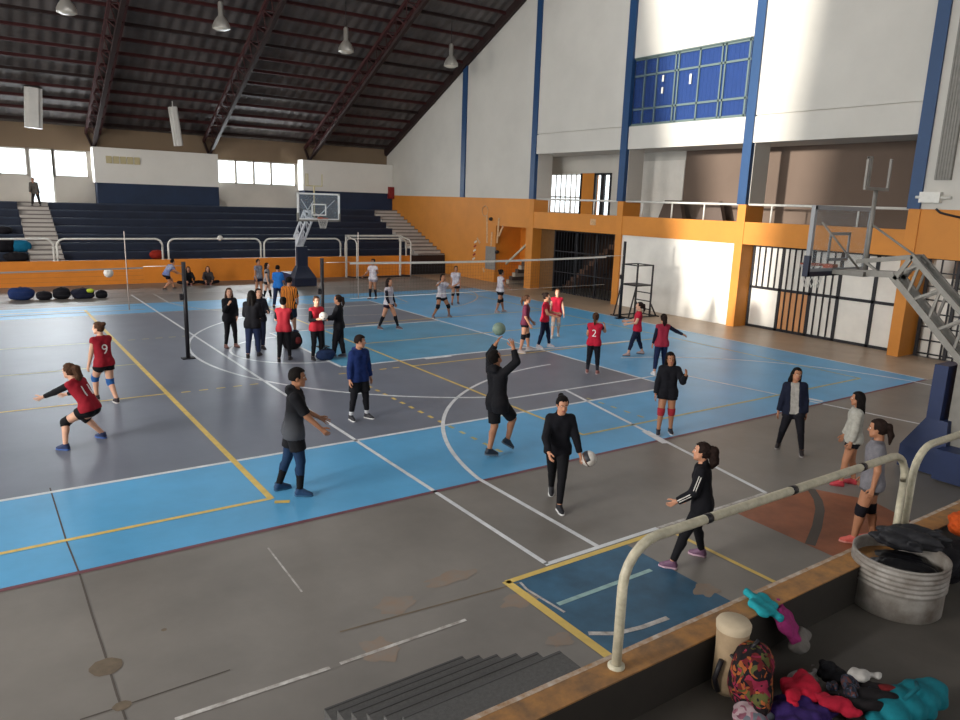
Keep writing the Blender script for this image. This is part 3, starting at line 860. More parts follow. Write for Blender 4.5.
def person(label, feet, az, S, top, bottom, hair, shoes, name='person', arms=None, lean=(0, 0, 0), pelvis=None, poff=(0, 0),
           head=(0, 0, 0), yaws=(8, -8), lifts=(0, 0), pitch=(0, 0), tone='mid', socks=None, pads=None, build=1.0, res=.014,
           group=None, knee=(0, 0), hands='relax', base=0.0, headscale=1.0, roll=(0, 0), collar=None, number=None, extra=None, hands_up=None):
    """one figure: feet are the world (x, y) of the left and right ankle, az the facing azimuth in degrees"""
    S = S * .965
    fl, fr = [np.array(f, float) for f in feet]
    c = (fl + fr) / 2
    root = thing(name, (c[0], c[1], base), label, 'person', group, R(az))
    Rz = rot('Z', -az)[:2, :2]
    an = .053 * S
    if (Rz @ (fl - c))[1] < (Rz @ (fr - c))[1] - .03:      # the left foot belongs on the left
        fl, fr, lifts, pitch = fr, fl, lifts[::-1], pitch[::-1]
    u = S
    def ankle(f, lift, pit, yaw):
        q = Rz @ (f - c)
        return np.array([q[0], q[1], an + lift + max(0, math.sin(R(pit))) * .06 * S])
    ank = [ankle(fl, lifts[0], pitch[0], yaws[0]), ankle(fr, lifts[1], pitch[1], yaws[1])]
    hp = (pelvis * 1.03 if pelvis is not None else .542) * S
    P = np.array([poff[0], poff[1], hp])
    tw, fw, sd = lean[2], lean[0], lean[1]
    Mp = rot('Z', tw * .4) @ rot('Y', fw * .45) @ rot('X', sd * .45)
    Mt = rot('Z', tw) @ rot('Y', fw) @ rot('X', sd)
    Mc = rot('Z', tw) @ rot('Y', fw * 1.12) @ rot('X', sd)
    bw = build
    hip = [P + Mp @ np.array([0, s * .05 * u * bw, -.012 * u]) for s in (1, -1)]
    waist = P + Mp @ np.array([0, 0, .095 * u])
    chest = waist + Mt @ np.array([.004 * u, 0, .125 * u])
    sh = [chest + Mc @ np.array([-.004 * u, s * .093 * u * bw, .068 * u]) for s in (1, -1)]
    nb = chest + Mc @ np.array([-.006 * u, 0, .105 * u])
    # legs by two-bone solution, knee towards the front
    tl, sl = .243 * u, .238 * u
    kn = []
    for i, s in enumerate((1, -1)):
        a = ank[i]; hv = a - hip[i]; D = np.linalg.norm(hv)
        if D > (tl + sl) * .998:
            a2 = a; f_ = D / (tl + sl) * 1.002
        else: f_ = 1.0
        T, L = tl * f_, sl * f_
        x = (D * D + T * T - L * L) / (2 * D)
        y = math.sqrt(max(T * T - x * x, 0))
        d = hv / D
        kd = np.array([math.cos(R(yaws[i] * .6 + s * knee[i])), math.sin(R(yaws[i] * .6 + s * knee[i])), 0])
        kd = kd - d * (kd @ d); kd /= np.linalg.norm(kd)
        kn.append(hip[i] + d * x + kd * y)
    ftoe = []
    for i in range(2):
        M = rot('Z', yaws[i]) @ rot('Y', pitch[i])
        ftoe.append(M)
    # arms
    arms = arms or ((4, 7, 12, 4), (4, 7, 12, 4))
    Ma = rot('Z', tw)
    elb, wri, hfr = [], [], []
    for i, s in enumerate((1, -1)):
        uf, uo, ff, fo = arms[i]
        e = sh[i] + Ma @ dirv(uf, uo, s) * .175 * u
        fd = Ma @ dirv(ff, fo, s)
        w = e + fd * .145 * u
        elb.append(e); wri.append(w)
        zh = Ma @ dirv(ff + 90, fo, s)
        if hands_up: zh = Ma @ np.array(hands_up, float)
        if roll[i]:
            k = fd; t = R(roll[i])
            zh = zh * math.cos(t) + np.cross(k, zh) * math.sin(t) + k * (k @ zh) * (1 - math.cos(t))
        hfr.append(frame_from(fd, zh))
    hy, hpch, hr = head
    Mh = rot('Z', tw * .8 + hy) @ rot('Y', hpch) @ rot('X', hr)
    hs = .225 * S / 1.62 / .215 * headscale
    hc = nb + (Mc @ np.array([.004, 0, .05]) + Mh @ np.array([.012, 0, .052])) * u * headscale

    def torso(p, g=0.0, k=.03):
        d = None
        for s in (1, -1):
            o = np.array([0, s * .036 * u * bw, 0])
            d = smin(d, cone(p, P + Mp @ (o * 1.2 + np.array([-.008 * u, 0, -.02 * u])), waist + Mp @ (o * .85), .066 * u * bw + g, .05 * u * bw + g), k)
            d = smin(d, cone(p, waist + Mt @ (o * .85), chest + Mt @ (o * 1.25 + np.array([.002 * u, 0, .02 * u])), .05 * u * bw + g, .058 * u * bw + g), k)
            d = smin(d, cone(p, chest + Mc @ np.array([0, 0, .074 * u]), sh[0 if s == 1 else 1], .04 * u + g * .8, .03 * u + g * .6), k)
        return d
    def leg(p, i, t0, t1, g=0.0, g1=None, cut=True):
        """t in 0..1 is the thigh, 1..2 the shin"""
        g1 = g if g1 is None else g1
        d = None
        if t0 < 1:
            a, b = lerp(hip[i], kn[i], t0), lerp(hip[i], kn[i], min(t1, 1))
            r = lambda t: (.06 - .022 * t) * u * bw
            ge = lerp(g, g1, (min(t1, 1) - t0) / (t1 - t0))
            d = cone(p, a, b, r(t0) + g, r(min(t1, 1)) + ge)
        if t1 > 1:
            s0, s1 = max(t0 - 1, 0), t1 - 1
            a, b = lerp(kn[i], ank[i], s0), lerp(kn[i], ank[i], s1)
            r = lambda t: (.0365 - .0135 * t) * u * bw
            q = cone(p, a, b, r(s0) + g, r(s1) + g1)
            if s0 < .5 and s1 > .3:
                ax = (ank[i] - kn[i]); ax = ax / np.linalg.norm(ax)
                bk = ftoe[i][:, 0] - ax * (ftoe[i][:, 0] @ ax)
                m = lerp(kn[i], ank[i], .3) - bk * .012 * u
                q = smin(q, cone(p, m, lerp(kn[i], ank[i], .42) - bk * .01 * u, .031 * u * bw + g, .027 * u * bw + g), .02)
            d = smin(d, q, .012)
        if cut:
            if t0 > 0:
                ax = (kn[i] - hip[i]) if t0 < 1 else (ank[i] - kn[i]); ax = ax / np.linalg.norm(ax)
                o = lerp(hip[i], kn[i], t0) if t0 < 1 else lerp(kn[i], ank[i], t0 - 1)
                loc = np.linalg.norm(p - o, axis=1) < .2 * u
                d = np.where(loc, np.maximum(d, -((p - o) @ ax)), d)
            ax = (kn[i] - hip[i]) if t1 <= 1 else (ank[i] - kn[i]); ax = ax / np.linalg.norm(ax)
            o = lerp(hip[i], kn[i], t1) if t1 <= 1 else lerp(kn[i], ank[i], t1 - 1)
            loc = np.linalg.norm(p - o, axis=1) < .17 * u
            d = np.where(loc, np.maximum(d, (p - o) @ ax), d)
        return d
    def arm(p, i, t1, g=0.0, cut=True, t0=0.0):
        d = None
        if t0 < 1: d = cone(p, lerp(sh[i], elb[i], t0), lerp(sh[i], elb[i], min(t1, 1)), .031 * u * bw + g, .0265 * u + g)
        if t1 > 1:
            d = smin(d, cone(p, lerp(elb[i], wri[i], max(t0 - 1, 0)), lerp(elb[i], wri[i], t1 - 1), .026 * u + g, .0175 * u + g), .015)
        if cut:
            a, b = (sh[i], elb[i]) if t1 <= 1 else (elb[i], wri[i])
            ax = (b - a) / np.linalg.norm(b - a); o = lerp(a, b, t1 if t1 <= 1 else t1 - 1)
            loc = np.linalg.norm(p - o, axis=1) < .13 * u
            d = np.where(loc, np.maximum(d, (p - o) @ ax), d)
        return d
    allj = np.array([P, waist, chest, nb, hc] + hip + kn + ank + sh + elb + wri)
    LO, HI = allj.min(0) - .12 * u, allj.max(0) + .1 * u
    LO[2] = max(LO[2], 0)
    def body(p):
        d = torso(p)
        for i in range(2):
            d = smin(d, arm(p, i, 2, cut=False), .014)
        lg = np.minimum(leg(p, 0, 0, 2, cut=False), leg(p, 1, 0, 2, cut=False))
        d = smin(d, lg, .025)
        d = smin(d, cone(p, nb - Mc @ np.array([0, 0, .02 * u]), hc - Mh @ np.array([.018, 0, .05]) * u, .036 * u, .03 * u), .025)
        return d
    sk = skin_set(tone)
    parts = [nets(body, LO, np.array([HI[0], HI[1], max(hc[2], wri[0][2], wri[1][2], elb[0][2], elb[1][2]) + .04]), res) + (0,)]
    fine = min(res * .55, .0085)
    for v, q, mi in head_parts(round(fine, 4)):
        parts.append((hc + (v * hs) @ Mh.T, q, mi))
    hk = hands if isinstance(hands, (tuple, list)) else (hands, hands)
    hh = .0048 if res < .016 else .0065
    for i, s in enumerate((1, -1)):
        for v, q, mi in hand_parts(hk[i], hh):
            w = v * np.array([1, s, 1]) * (S / 1.62)
            parts.append((wri[i] + w @ hfr[i].T, q if s == 1 else q[:, ::-1], mi))
    hcol = HAIR[hair[1]]
    np_obj('body', parts, [sk, mat('lips', '#9b5a50', .5), mat('eye_white', '#d8d4cc', .3), mat('iris', '#1f1510', .2), hcol], root)
    np_obj('hair', [(hc + (v * hs) @ Mh.T, q, 0) for v, q, mi in hair_parts(hair[0], round(fine * 1.15, 4))], [hcol], root)

    def garment(nm, fn, m, lo=LO, hi=HI, par=root):
        v, q = nets(fn, lo, hi, res)
        return np_obj(nm, [(v, q, 0)], m if isinstance(m, list) else [m], par)
    zax = Mp[:, 2]
    # upper garment: kind, colour, sleeve length 0..2, looseness, hem below the pelvis
    kind, tcol, sl_, loose, hem = top[:5]
    scol = top[5] if len(top) > 5 else None
    tm = tcol if not isinstance(tcol, str) else cloth(tcol)
    def shirt(p):
        d = torso(p, loose + .006, .04)
        o = P - zax * hem * u
        lw = cone(p, P + Mp @ np.array([-.004 * u, .045 * u * bw, 0]), o - zax * .02 * u + Mp @ np.array([0, .045 * u * bw, 0]), .066 * u * bw + loose + .006, .064 * u * bw + loose + .01)
        lw = np.minimum(lw, cone(p, P + Mp @ np.array([-.004 * u, -.045 * u * bw, 0]), o - zax * .02 * u + Mp @ np.array([0, -.045 * u * bw, 0]), .066 * u * bw + loose + .006, .064 * u * bw + loose + .01))
        d = smin(d, lw, .04)
        if not scol:
            for i in range(2): d = smin(d, arm(p, i, sl_, loose * .8 + .007), .02)
        else:
            for i in range(2): d = smin(d, arm(p, i, .16, loose * .8 + .005), .02)
        if kind in ('hoodie',):
            d = smin(d, cone(p, nb + Mc @ np.array([-.05, -.035, .0]) * u, nb + Mc @ np.array([-.05, .035, .0]) * u, .032 * u, .032 * u), .03)
            d = smin(d, cone(p, nb + Mc @ np.array([0, 0, -.01]) * u, nb + Mc @ np.array([-.01, 0, .016]) * u, .05 * u, .045 * u), .02)
        if kind in ('jacket',):
            d = smin(d, cone(p, nb + Mc @ np.array([0, 0, -.01]) * u, nb + Mc @ np.array([-.006, 0, .02]) * u, .046 * u, .04 * u), .015)
        d = np.maximum(d, -((p - o) @ zax))
        # neck opening
        d = np.maximum(d, -cone(p, nb + Mc @ np.array([.012, 0, .03]) * u, nb + Mc @ np.array([.02, 0, .06]) * u, .038 * u, .05 * u))
        return d + .0022 * np.sin(p[:, 2] * 46 + p[:, 1] * 25) * np.sin(p[:, 1] * 38 + p[:, 0] * 30)
    hi_t = np.array([HI[0], HI[1], max(nb[2] + .06 * u, elb[0][2] + .06 * u, elb[1][2] + .06 * u, wri[0][2], wri[1][2])])
    pn = {'jersey': 'jersey', 'tee': 'shirt', 'hoodie': 'hoodie', 'jacket': 'jacket', 'shirt': 'shirt'}[kind]
    so = garment(pn, shirt, tm, np.array([LO[0], LO[1], min(P[2] - hem * u - .08 * u, wri[0][2] - .05 * u, wri[1][2] - .05 * u) if sl_ > 1 else P[2] - hem * u - .1 * u]), hi_t)
    if scol:
        for i in range(2):
            lo = np.minimum(np.minimum(sh[i], elb[i]), wri[i]) - .06 * u; hi = np.maximum(np.maximum(sh[i], elb[i]), wri[i]) + .06 * u
            garment('sleeve', lambda p, i=i: arm(p, i, sl_, .009, t0=.1), cloth(scol), lo, hi)
    # lower garment layers: (kind, colour, length along the leg 0..2, looseness)
    for bk, bcol, ln, bl in bottom:
        def low(p, ln=ln, bl=bl, bk=bk):
            top_o = P + zax * .075 * u
            d = None
            for s in (1, -1):
                o = np.array([0, s * .036 * u * bw, 0])
                d = smin(d, cone(p, P + Mp @ (o * 1.2 + np.array([-.008 * u, 0, -.02 * u])), waist + Mp @ (o * .85), .066 * u * bw + bl * .6, .05 * u * bw + bl * .3), .03)
            lg = np.minimum(leg(p, 0, 0, ln, bl * .7, bl * (1.5 if bk == 'shorts' else 1.0)), leg(p, 1, 0, ln, bl * .7, bl * (1.5 if bk == 'shorts' else 1.0)))
            d = smin(d, lg, .02)
            return np.maximum(d, (p - top_o) @ zax)
        garment(bk, low, bcol if not isinstance(bcol, str) else cloth(bcol), np.array([LO[0], LO[1], 0]), np.array([HI[0], HI[1], P[2] + .12 * u]))
    for i in range(2):
        lo = np.minimum(kn[i], ank[i]) - .08 * u; hi = np.maximum(kn[i], ank[i]) + .08 * u
        if pads:
            garment('knee_pad', lambda p, i=i: leg(p, i, .8, 1.2, pads[1] if len(pads) > 1 else .011), cloth(pads[0]), kn[i] - .13 * u, kn[i] + .13 * u)
        if socks:
            garment('sock', lambda p, i=i: leg(p, i, 1 + socks[1], 1.98, .005), cloth(socks[0]), lo, hi)
        k = S / 1.62
        hsr = max(.007, res * .6)
        M = ftoe[i]
        v, q = shoe_parts(round(hsr, 4), 'upper')
        sho = np_obj('shoe', [(ank[i] + (v * k) @ M.T, q, 0)], [mat('shoe_' + shoes[0].lstrip('#'), shoes[0], .6, noise=.15, scale=30)], root)
        v, q = shoe_parts(round(min(hsr, .008), 4), 'sole')
        np_obj('sole', [(ank[i] + (v * k) @ M.T, q, 0)], [mat('sole_' + shoes[1].lstrip('#'), shoes[1], .6)], sho)
    if number:
        ftxt(number[0], so, root, nb, chest, Mt, u, number[1])
    J = dict(P=P, waist=waist, chest=chest, nb=nb, hc=hc, sh=sh, elb=elb, wri=wri, hfr=hfr, Mt=Mt, Mc=Mc, Mh=Mh, u=u, root=root, az=az, c=c, base=base, shirt=so, kn=kn, ank=ank, arm=arm, torso=torso, nets=nets, res=res, garment=garment, hs=hs)
    if extra: extra(J)
    return J

def to_world(J, p):
    a = R(J['az'])
    return (J['c'][0] + p[0] * math.cos(a) - p[1] * math.sin(a), J['c'][1] + p[0] * math.sin(a) + p[1] * math.cos(a), p[2] + J['base'])

def ftxt(txt, shirt, root, nb, chest, Mt, u, color):
    """the player's number laid on the back of the jersey"""
    cu = bpy.data.curves.new('txt', 'FONT')
    cu.body = txt; cu.size = .17 * u; cu.align_x = 'CENTER'; cu.align_y = 'CENTER'; cu.resolution_u = 3
    to = bpy.data.objects.new('txt', cu)
    me = bpy.data.meshes.new_from_object(to)
    bm = bmesh.new(); bm.from_mesh(me)
    bmesh.ops.triangulate(bm, faces=bm.faces[:])
    for _ in range(2):
        bmesh.ops.subdivide_edges(bm, edges=[e for e in bm.edges if e.calc_length() > .02], cuts=1)
    bmesh.ops.triangulate(bm, faces=bm.faces[:])
    sm = shirt.data
    tree = BVHTree.FromPolygons([v.co for v in sm.vertices], [p.vertices for p in sm.polygons])
    ctr = Vector(chest + Mt @ np.array([0, 0, -.06]) * u)
    rx, up, bk = Vector(Mt @ np.array([0, -1, 0])), Vector(Mt @ np.array([0, 0, 1])), Vector(Mt @ np.array([-1, 0, 0]))
    for v in bm.verts:
        o = ctr + rx * v.co.x * 1.0 + up * v.co.y + bk * .4 * u
        hit = tree.ray_cast(o, -bk)
        v.co = (hit[0] + bk * .004) if hit[0] is not None else o - bk * .35 * u
    me2 = bpy.data.meshes.new('jersey_number'); bm.to_mesh(me2); bm.free()
    me2.materials.append(mat('jersey_print', '#d8d2d0', .7))
    o = link(bpy.data.objects.new('jersey_number', me2)); o.parent = root
    bpy.data.objects.remove(to); bpy.data.curves.remove(cu); bpy.data.meshes.remove(me)

HAIR = {'black': mat('hair_black', '#15110f', .75, spec=.12, noise=.4, scale=30), 'dark': mat('hair_dark', '#241915', .75, spec=.12, noise=.4, scale=30),
        'brown': mat('hair_brown', '#4a3224', .75, spec=.12, noise=.4, scale=30), 'light': mat('hair_light', '#6b4a32', .75, spec=.12, noise=.4, scale=30)}
# ------------------------------------------------------------------ basketball goals
M_gal = mat('steel_grey', '#7d7a74', .5, metal=.2, noise=.15, scale=6)
M_pad = mat('pad_navy', '#15274e', .5, noise=.12, scale=3)
M_padd = mat('pad_dark', '#141d33', .5)
M_rim = mat('rim_orange', '#9a4426', .45)
M_cord = mat('cord_white', '#c9c6c0', .8)
M_bfr = mat('board_frame', '#8d8f92', .45)
M_bwh = mat('board_white', '#dcdcda', .45)
def hoop(X, Yb, sg, label, armm, frm, padm):
    t = thing('basketball_goal', (X, Yb - sg * 2.4, 0), label, 'basketball goal')
    wl = .27 if sg > 0 else .52
    def W(x, d, z): return (X + x, Yb - sg * d, z)
    def bx(m, x0, x1, d0, d1, z0, z1): m.box(W(x0, d0, z0), W(x1, d1, z1))
    m = MB(); bx(m, -.5, .5, 2.25, 3.5, .04, .52); m.build('base', M_pad, t)
    m = MB()
    vs = [W(x, d, z) for x, d, z in ((-wl, 1.62, .02), (wl, 1.62, .02), (wl, 2.3, .02), (-wl, 2.3, .02), (-wl, 1.62, .38), (wl, 1.62, .38), (wl, 2.3, .38), (-wl, 2.3, .38), (-.24, 1.93, .9), (.24, 1.93, .9), (.24, 2.25, .9), (-.24, 2.25, .9))]
    fs = [(0, 3, 2, 1), (0, 1, 5, 4), (1, 2, 6, 5), (2, 3, 7, 6), (3, 0, 4, 7), (4, 5, 9, 8), (5, 6, 10, 9), (6, 7, 11, 10), (7, 4, 8, 11), (8, 9, 10, 11)]
    m.add(vs, fs if sg < 0 else [f[::-1] for f in fs]); m.build('lower_pad', padm, t)
    m = MB(); bx(m, -.24, .24, 1.93, 2.13, .9, 1.76); m.build('upper_pad', padm, t)
    m = MB(); bx(m, -.12, .12, 2.2, 2.5, .5, 2.3); m.build('column', armm, t)
    m = MB()
    A1, A2, B1, B2 = np.array((0, 2.6, 2.15)), np.array((0, 1.3, 3.38)), np.array((0, 2.35, 1.75)), np.array((0, 1.02, 3.06))
    for s in (-.14, .14):
        Q = lambda a, b, t_: W(s, *lerp(a, b, t_)[1:])
        m.beam(Q(A1, A2, 0), Q(A1, A2, 1), .06, .08); m.beam(Q(B1, B2, 0), Q(B1, B2, 1), .06, .1)
        for a in (.3, .62, .9):
            m.beam(Q(A1, A2, a), Q(B1, B2, min(a + .1, 1)), .03, .04); m.beam(Q(A1, A2, a), Q(B1, B2, max(a - .12, 0)), .03, .04)
        m.beam(Q(A1, A2, 1), Q(B1, B2, .95), .06, .07)
    for P_ in (A2, B2, A1, B1): m.beam(W(-.14, *P_[1:]), W(.14, *P_[1:]), .05, .05)
    m.build('boom', armm, t)
    m = MB()
    for s in (-.1, .1):
        m.beam(W(s, 1.3, 3.37), W(s, .4, 3.22), .05, .07); m.beam(W(s, 1.05, 3.06), W(s, .2, 3.02), .05, .1)
    m.beam(W(-.1, .8, 3.06), W(-.1, .5, 3.26), .04, .04)
    bx(m, -.22, .22, .06, .6, 2.98, 3.06); m.build('arm', armm, t)
    m = MB()
    for s in (-1, 1):
        m.tube([W(s * .1, .45, 3.1), W(s * .75, .08, 3.85)], .018); 
    m.tube([W(0, .5, 3.85), W(0, 1.45, 3.28)], .018); m.build('tie_rod', armm, t)
    fr = MB()
    for x in (-.91, .91): bx(fr, x - .035, x + .035, -.02, .05, 3.02, 4.12)
    for z in (3.04, 4.09): bx(fr, -.94, .94, -.02, .05, z - .035, z + .035)
    bo = fr.build('board_frame', frm, t)
    m = MB(); bx(m, -.88, .88, .01, .03, 3.06, 4.07); m.build('backboard', M_board, bo)
    m = MB()
    for x in (-.3, .3): bx(m, x - .025, x + .025, -.012, .008, 3.2, 3.68)
    for z in (3.22, 3.66): bx(m, -.32, .32, -.012, .008, z - .025, z + .025)
    m.build('target_square', M_bwh if sg < 0 else M_bfr, bo)
    m = MB(); bx(m, -.95, .95, -.04, .06, 2.95, 3.03); bx(m, -.96, -.9, -.04, .06, 2.95, 3.3); bx(m, .9, .96, -.04, .06, 2.95, 3.3); m.build('edge_pad', M_padd if sg > 0 else M_gal, bo)
    m = MB(); m.tube([W(.225 * math.cos(k * math.pi / 12), -.42 + .225 * math.sin(k * math.pi / 12), 3.1) for k in range(24)], .011, closed=True)
    bx(m, -.08, .08, -.2, -.02, 3.06, 3.13); rm = m.build('rim', M_rim, t)
    m = MB()
    for k in range(12):
        for e in (1, -1):
            a = k * math.pi / 6
            m.tube([W((.22 - .1 * q / 4) * math.cos(a + e * q * .26), -.42 + (.22 - .1 * q / 4) * math.sin(a + e * q * .26), 3.09 - .1 * q) for q in range(5)], .005, n=4, cap=False)
    m.build('net', M_cord, rm)
    m = MB(); m.tube([W(0, .5, 3.0), W(0, .5, 4.4)], .035); m.beam(W(-.36, .5, 4.42), W(.36, .5, 4.42), .05, .05)
    for x in (-.36, -.27, .36): m.beam(W(x, .5, 4.4), W(x, .5, 4.92), .035, .04)
    m.beam(W(-.38, .5, 4.9), W(-.25, .5, 4.9), .04, .03)
    m.build('clock_mast', armm if sg > 0 else mat('mast_cream', '#b5aa84', .6), t)
M_whs = mat('arm_white', '#c9ccd2', .45)
hoop(12.45, 7.0, 1, 'grey basketball goal at the near right with its blue padded base', M_gal, M_bfr, M_pad)
hoop(12.35, 29.8, -1, 'white framed basketball goal with navy base before the far bleachers', M_whs, M_bwh, M_padd)

# ------------------------------------------------------------------ railings
def rail_panel(x0, x1, y, z, h, r, m_, label, group, extra=0):
    t = thing('railing', ((x0 + x1) / 2, y, z), label, 'railing', group)
    c = .3
    def cv(cx, a0, a1): return [(cx + c * math.cos(R(a0 + (a1 - a0) * i / 6)), y, z + h - c + c * math.sin(R(a0 + (a1 - a0) * i / 6))) for i in range(7)]
    m = MB(); m.tube([(x0, y, z + .0), (x0, y, z + h - c)] + cv(x0 + c, 180, 90) + cv(x1 - c, 90, 0) + [(x1, y, z + h - c), (x1, y, z)], r, n=10)
    m.build('bent_pipe', m_, t)
    for x in (x0, x1):
        m = MB(); m.lathe([(r * 1.7, 0), (r * 1.7, .02), (r, .025)], (x, y, z), 14); m.build('foot_plate', m_, t)
    for k in range(extra):
        x = x0 + (x1 - x0) * (.22 + .28 * k)
        m = MB(); m.tube([(x - .03, y, z + h), (x + .03, y, z + h)], r * 1.08, n=10); m.build('black_tape', M_iron, t)
for x0, x1, lab in ((-1.2, 2.9, 'far white pipe railing left of the pale aisle stairs'), (3.02, 7.1, 'far white pipe railing just right of the pale aisle stairs'), (7.34, 11.5, 'far white pipe railing left of the white framed basketball goal'),
                    (11.66, 15.6, 'far white pipe railing behind the white framed basketball goal'), (15.85, 19.4, 'far white pipe railing behind the small goal')):
    rail_panel(x0, x1, 34.9, 1.03, .9, .042, M_steelw, lab, 'railings on the far bleacher wall')
rail_panel(3.4, 7.2, 3.09, .9, .905, .035, M_cream, 'near cream pipe railing on the curb, chipped, in the foreground', 'railings on the near curb', 3)
rail_panel(7.36, 12.1, 3.09, .9, .905, .035, M_cream, 'cream pipe railing on the curb at the right edge', 'railings on the near curb')

# ------------------------------------------------------------------ volleyball posts, nets, antennas, umpire stand
def post(x, y, h, label):
    t = thing('net_post', (x, y, 0), label, 'net post', 'volleyball net posts')
    m = MB(); m.tube([(x, y, 0), (x, y, h)], .05, n=10); m.build('pole', M_iron, t)
    m = MB(); m.box((x - .15, y - .11, 0), (x + .15, y + .11, .025)); m.build('base_plate', M_iron, t)
    m = MB(); m.box((x - .12, y - .04, 1.45), (x - .04, y + .04, 1.6)); m.tube([(x - .08, y, 1.52), (x - .08, y - .12, 1.52)], .012); m.build('winch', M_iron, t)
post(4.2, 18.45, 2.36, 'black net post standing left of the dark-clad group')
post(7.68, 18.38, 2.4, 'black net post behind the girl holding a ball')
post(19.32, 18.75, 2.78, 'tall black net post in front of the umpire stand')
M_net = mat('net_cord', '#3b3f47', .8)
def vnet(xa, ya, xb, yb, ztop, xs, xe, label, tm, th):
    t = thing('volleyball_net', ((xs + xe) / 2, (ya + yb) / 2, ztop - 1), label, 'volleyball net', 'volleyball nets')
    yy = lambda x: ya + (yb - ya) * (x - xa) / (xb - xa)
    sag = lambda x: ztop - .05 * math.sin(math.pi * (x - xs) / (xe - xs))
    m = MB(); n = 24
    P_ = [(xs + (xe - xs) * i / n) for i in range(n + 1)]
    for a, b in zip(P_[:-1], P_[1:]): m.beam((a, yy(a), sag(a) - .03), (b, yy(b), sag(b) - .03), .012, th)
    m.build('top_tape', tm, t)
    for a, b in ((xa, xs), (xe, xb)):
        m = MB(); m.tube([(a, yy(a), ztop), (b, yy(b), ztop)], .008, n=5); m.build('rope', M_steelw, t)
    m = MB(); k = int((xe - xs) / .1)
    for i in range(k + 1):
        x = xs + (xe - xs) * i / k; m.beam((x, yy(x), ztop - .98), (x, yy(x), sag(x) - .05), .0022, .0022)
    for j in range(1, 10):
        m.beam((xs, yy(xs), ztop - .1 * j), (xe, yy(xe), ztop - .1 * j), .0022, .0022)
    m.build('mesh', M_net, t)
    m = MB(); m.tube([(xs, yy(xs), ztop - 1), (xe, yy(xe), ztop - 1)], .006, n=5); m.build('bottom_cord', M_cord, t)
vnet(4.2, 18.45, -8.5, 18.45, 2.27, 3.3, -6.4, 'faint thin volleyball net over the left court', mat('tape_grey', '#8a8580', .8), .035)
vnet(7.68, 18.38, 19.32, 18.75, 2.28, 8.5, 18.4, 'thin volleyball net over the blue right court', M_steelw, .06)
M_ant = mat('antenna', '#a59a94', .6)
for x, y, lab in ((2.95, 18.43, 'thin net antenna on the left net'), (8.75, 18.42, 'thin net antenna on the right net above the white shirted girl')):
    m = MB(); m.tube([(x, y, 1.28), (x, y, 3.08)], .011, n=6); tag(m.build('net_antenna', M_ant), lab, 'antenna')
t = thing('umpire_stand', (20.2, 18.8, 0), 'black steel umpire stand with ladder by the white wall', 'umpire stand')
cs = [(19.75, 18.45), (19.75, 19.2), (20.55, 19.2), (20.55, 18.45)]
for i, (x, y) in enumerate(cs):
    m = MB(); m.beam((x, y, .03), (x, y, 1.95), .05, .05); m.build('leg', M_iron, t)
m = MB()
for z in (1.2, 1.93):
    for i in range(4): m.beam(cs[i] + (z,), cs[(i + 1) % 4] + (z,), .04, .04)
for z in (.3, .6, .9): m.beam(cs[2] + (z,), cs[3] + (z,), .035, .035); 
for z in (.05,): 
    m.beam((19.45, 18.3, z), (19.45, 19.35, z), .04, .04); m.beam((20.9, 18.3, z), (20.9, 19.35, z), .04, .04)
    m.beam((19.45, 18.45, z), (20.9, 18.45, z), .04, .04); m.beam((19.45, 19.2, z), (20.9, 19.2, z), .04, .04)
m.build('frame', M_iron, t)
for y in (18.45, 19.2):
    for p, q in (((19.45, y, .05), (19.75, y, 1.2)), ((20.9, y, .05), (20.55, y, .55))):
        m = MB(); m.beam(p, q, .04, .04); m.build('brace', M_iron, t)
m = MB(); m.box((19.78, 18.47, 1.2), (20.52, 19.18, 1.23)); m.build('seat', M_iron, t)

# small goal by the bleacher wall
t = thing('handball_goal', (17.4, 34.3, 0), 'small white framed goal standing against the orange bleacher wall', 'goal')
m = MB()
for x in (15.75, 18.85): m.beam((x, 34.55, 0), (x, 34.55, 2.1), .08, .08)
m.beam((15.71, 34.55, 2.1), (18.89, 34.55, 2.1), .08, .08); m.build('front_frame', M_steelw, t)
m = MB()
for x in (16.05, 19.15): m.tube([(x, 33.95, 0), (x, 33.95, 1.75), (x - .05, 34.05, 1.92), (x - .25, 34.5, 2.06)], .035)
m.build('side_frame', M_steelw, t)
m = MB(); m.beam((16.05, 33.95, .04), (19.15, 33.95, .04), .06, .06)
for x in (15.9, 19.0): m.beam((x - .1, 34.5, .04), (x + .15, 33.95, .04), .05, .05)
m.build('ground_bar', M_iron, t)

# ------------------------------------------------------------------ lamps, hanging ducts, wall fittings
M_lshade = mat('lamp_shade', '#a9a49c', .3, metal=.5)
M_lglow = bpy.data.materials.new('lamp_glass'); M_lglow.use_nodes = True
_b = M_lglow.node_tree.nodes['Principled BSDF']; _b.inputs['Base Color'].default_value = rgb('#d8d2c4'); _b.inputs['Roughness'].default_value = .25
LPOS = [(3.621, 31.000, 10.291), (8.926, 31.000, 10.564), (14.177, 31.000, 10.422), (19.514, 31.000, 10.504)]
for i, (x, y, z) in enumerate(LPOS):
    t = thing('pendant_lamp', (x, y, z), '%s of the bell shaped lamps under the dark roof' % ('leftmost', 'second from the left', 'third from the left', 'rightmost')[i], 'lamp', 'bell shaped lamps under the roof')
    m = MB(); m.lathe([(.34, -.32), (.33, -.2), (.24, -.02), (.13, .12), (.1, .16), (.1, .62), (.06, .68), (.0, .69)], (x, y, z), 20); m.build('shade', M_lshade, t)
    m = MB(); m.lathe([(.0, -.4), (.2, -.38), (.33, -.32)], (x, y, z), 20); m.build('diffuser', M_lglow, t)
    m = MB(); m.tube([(x, y, z + .68), (x, y, roofz(y) - .05)], .015, n=5); m.build('cord', M_iron, t)
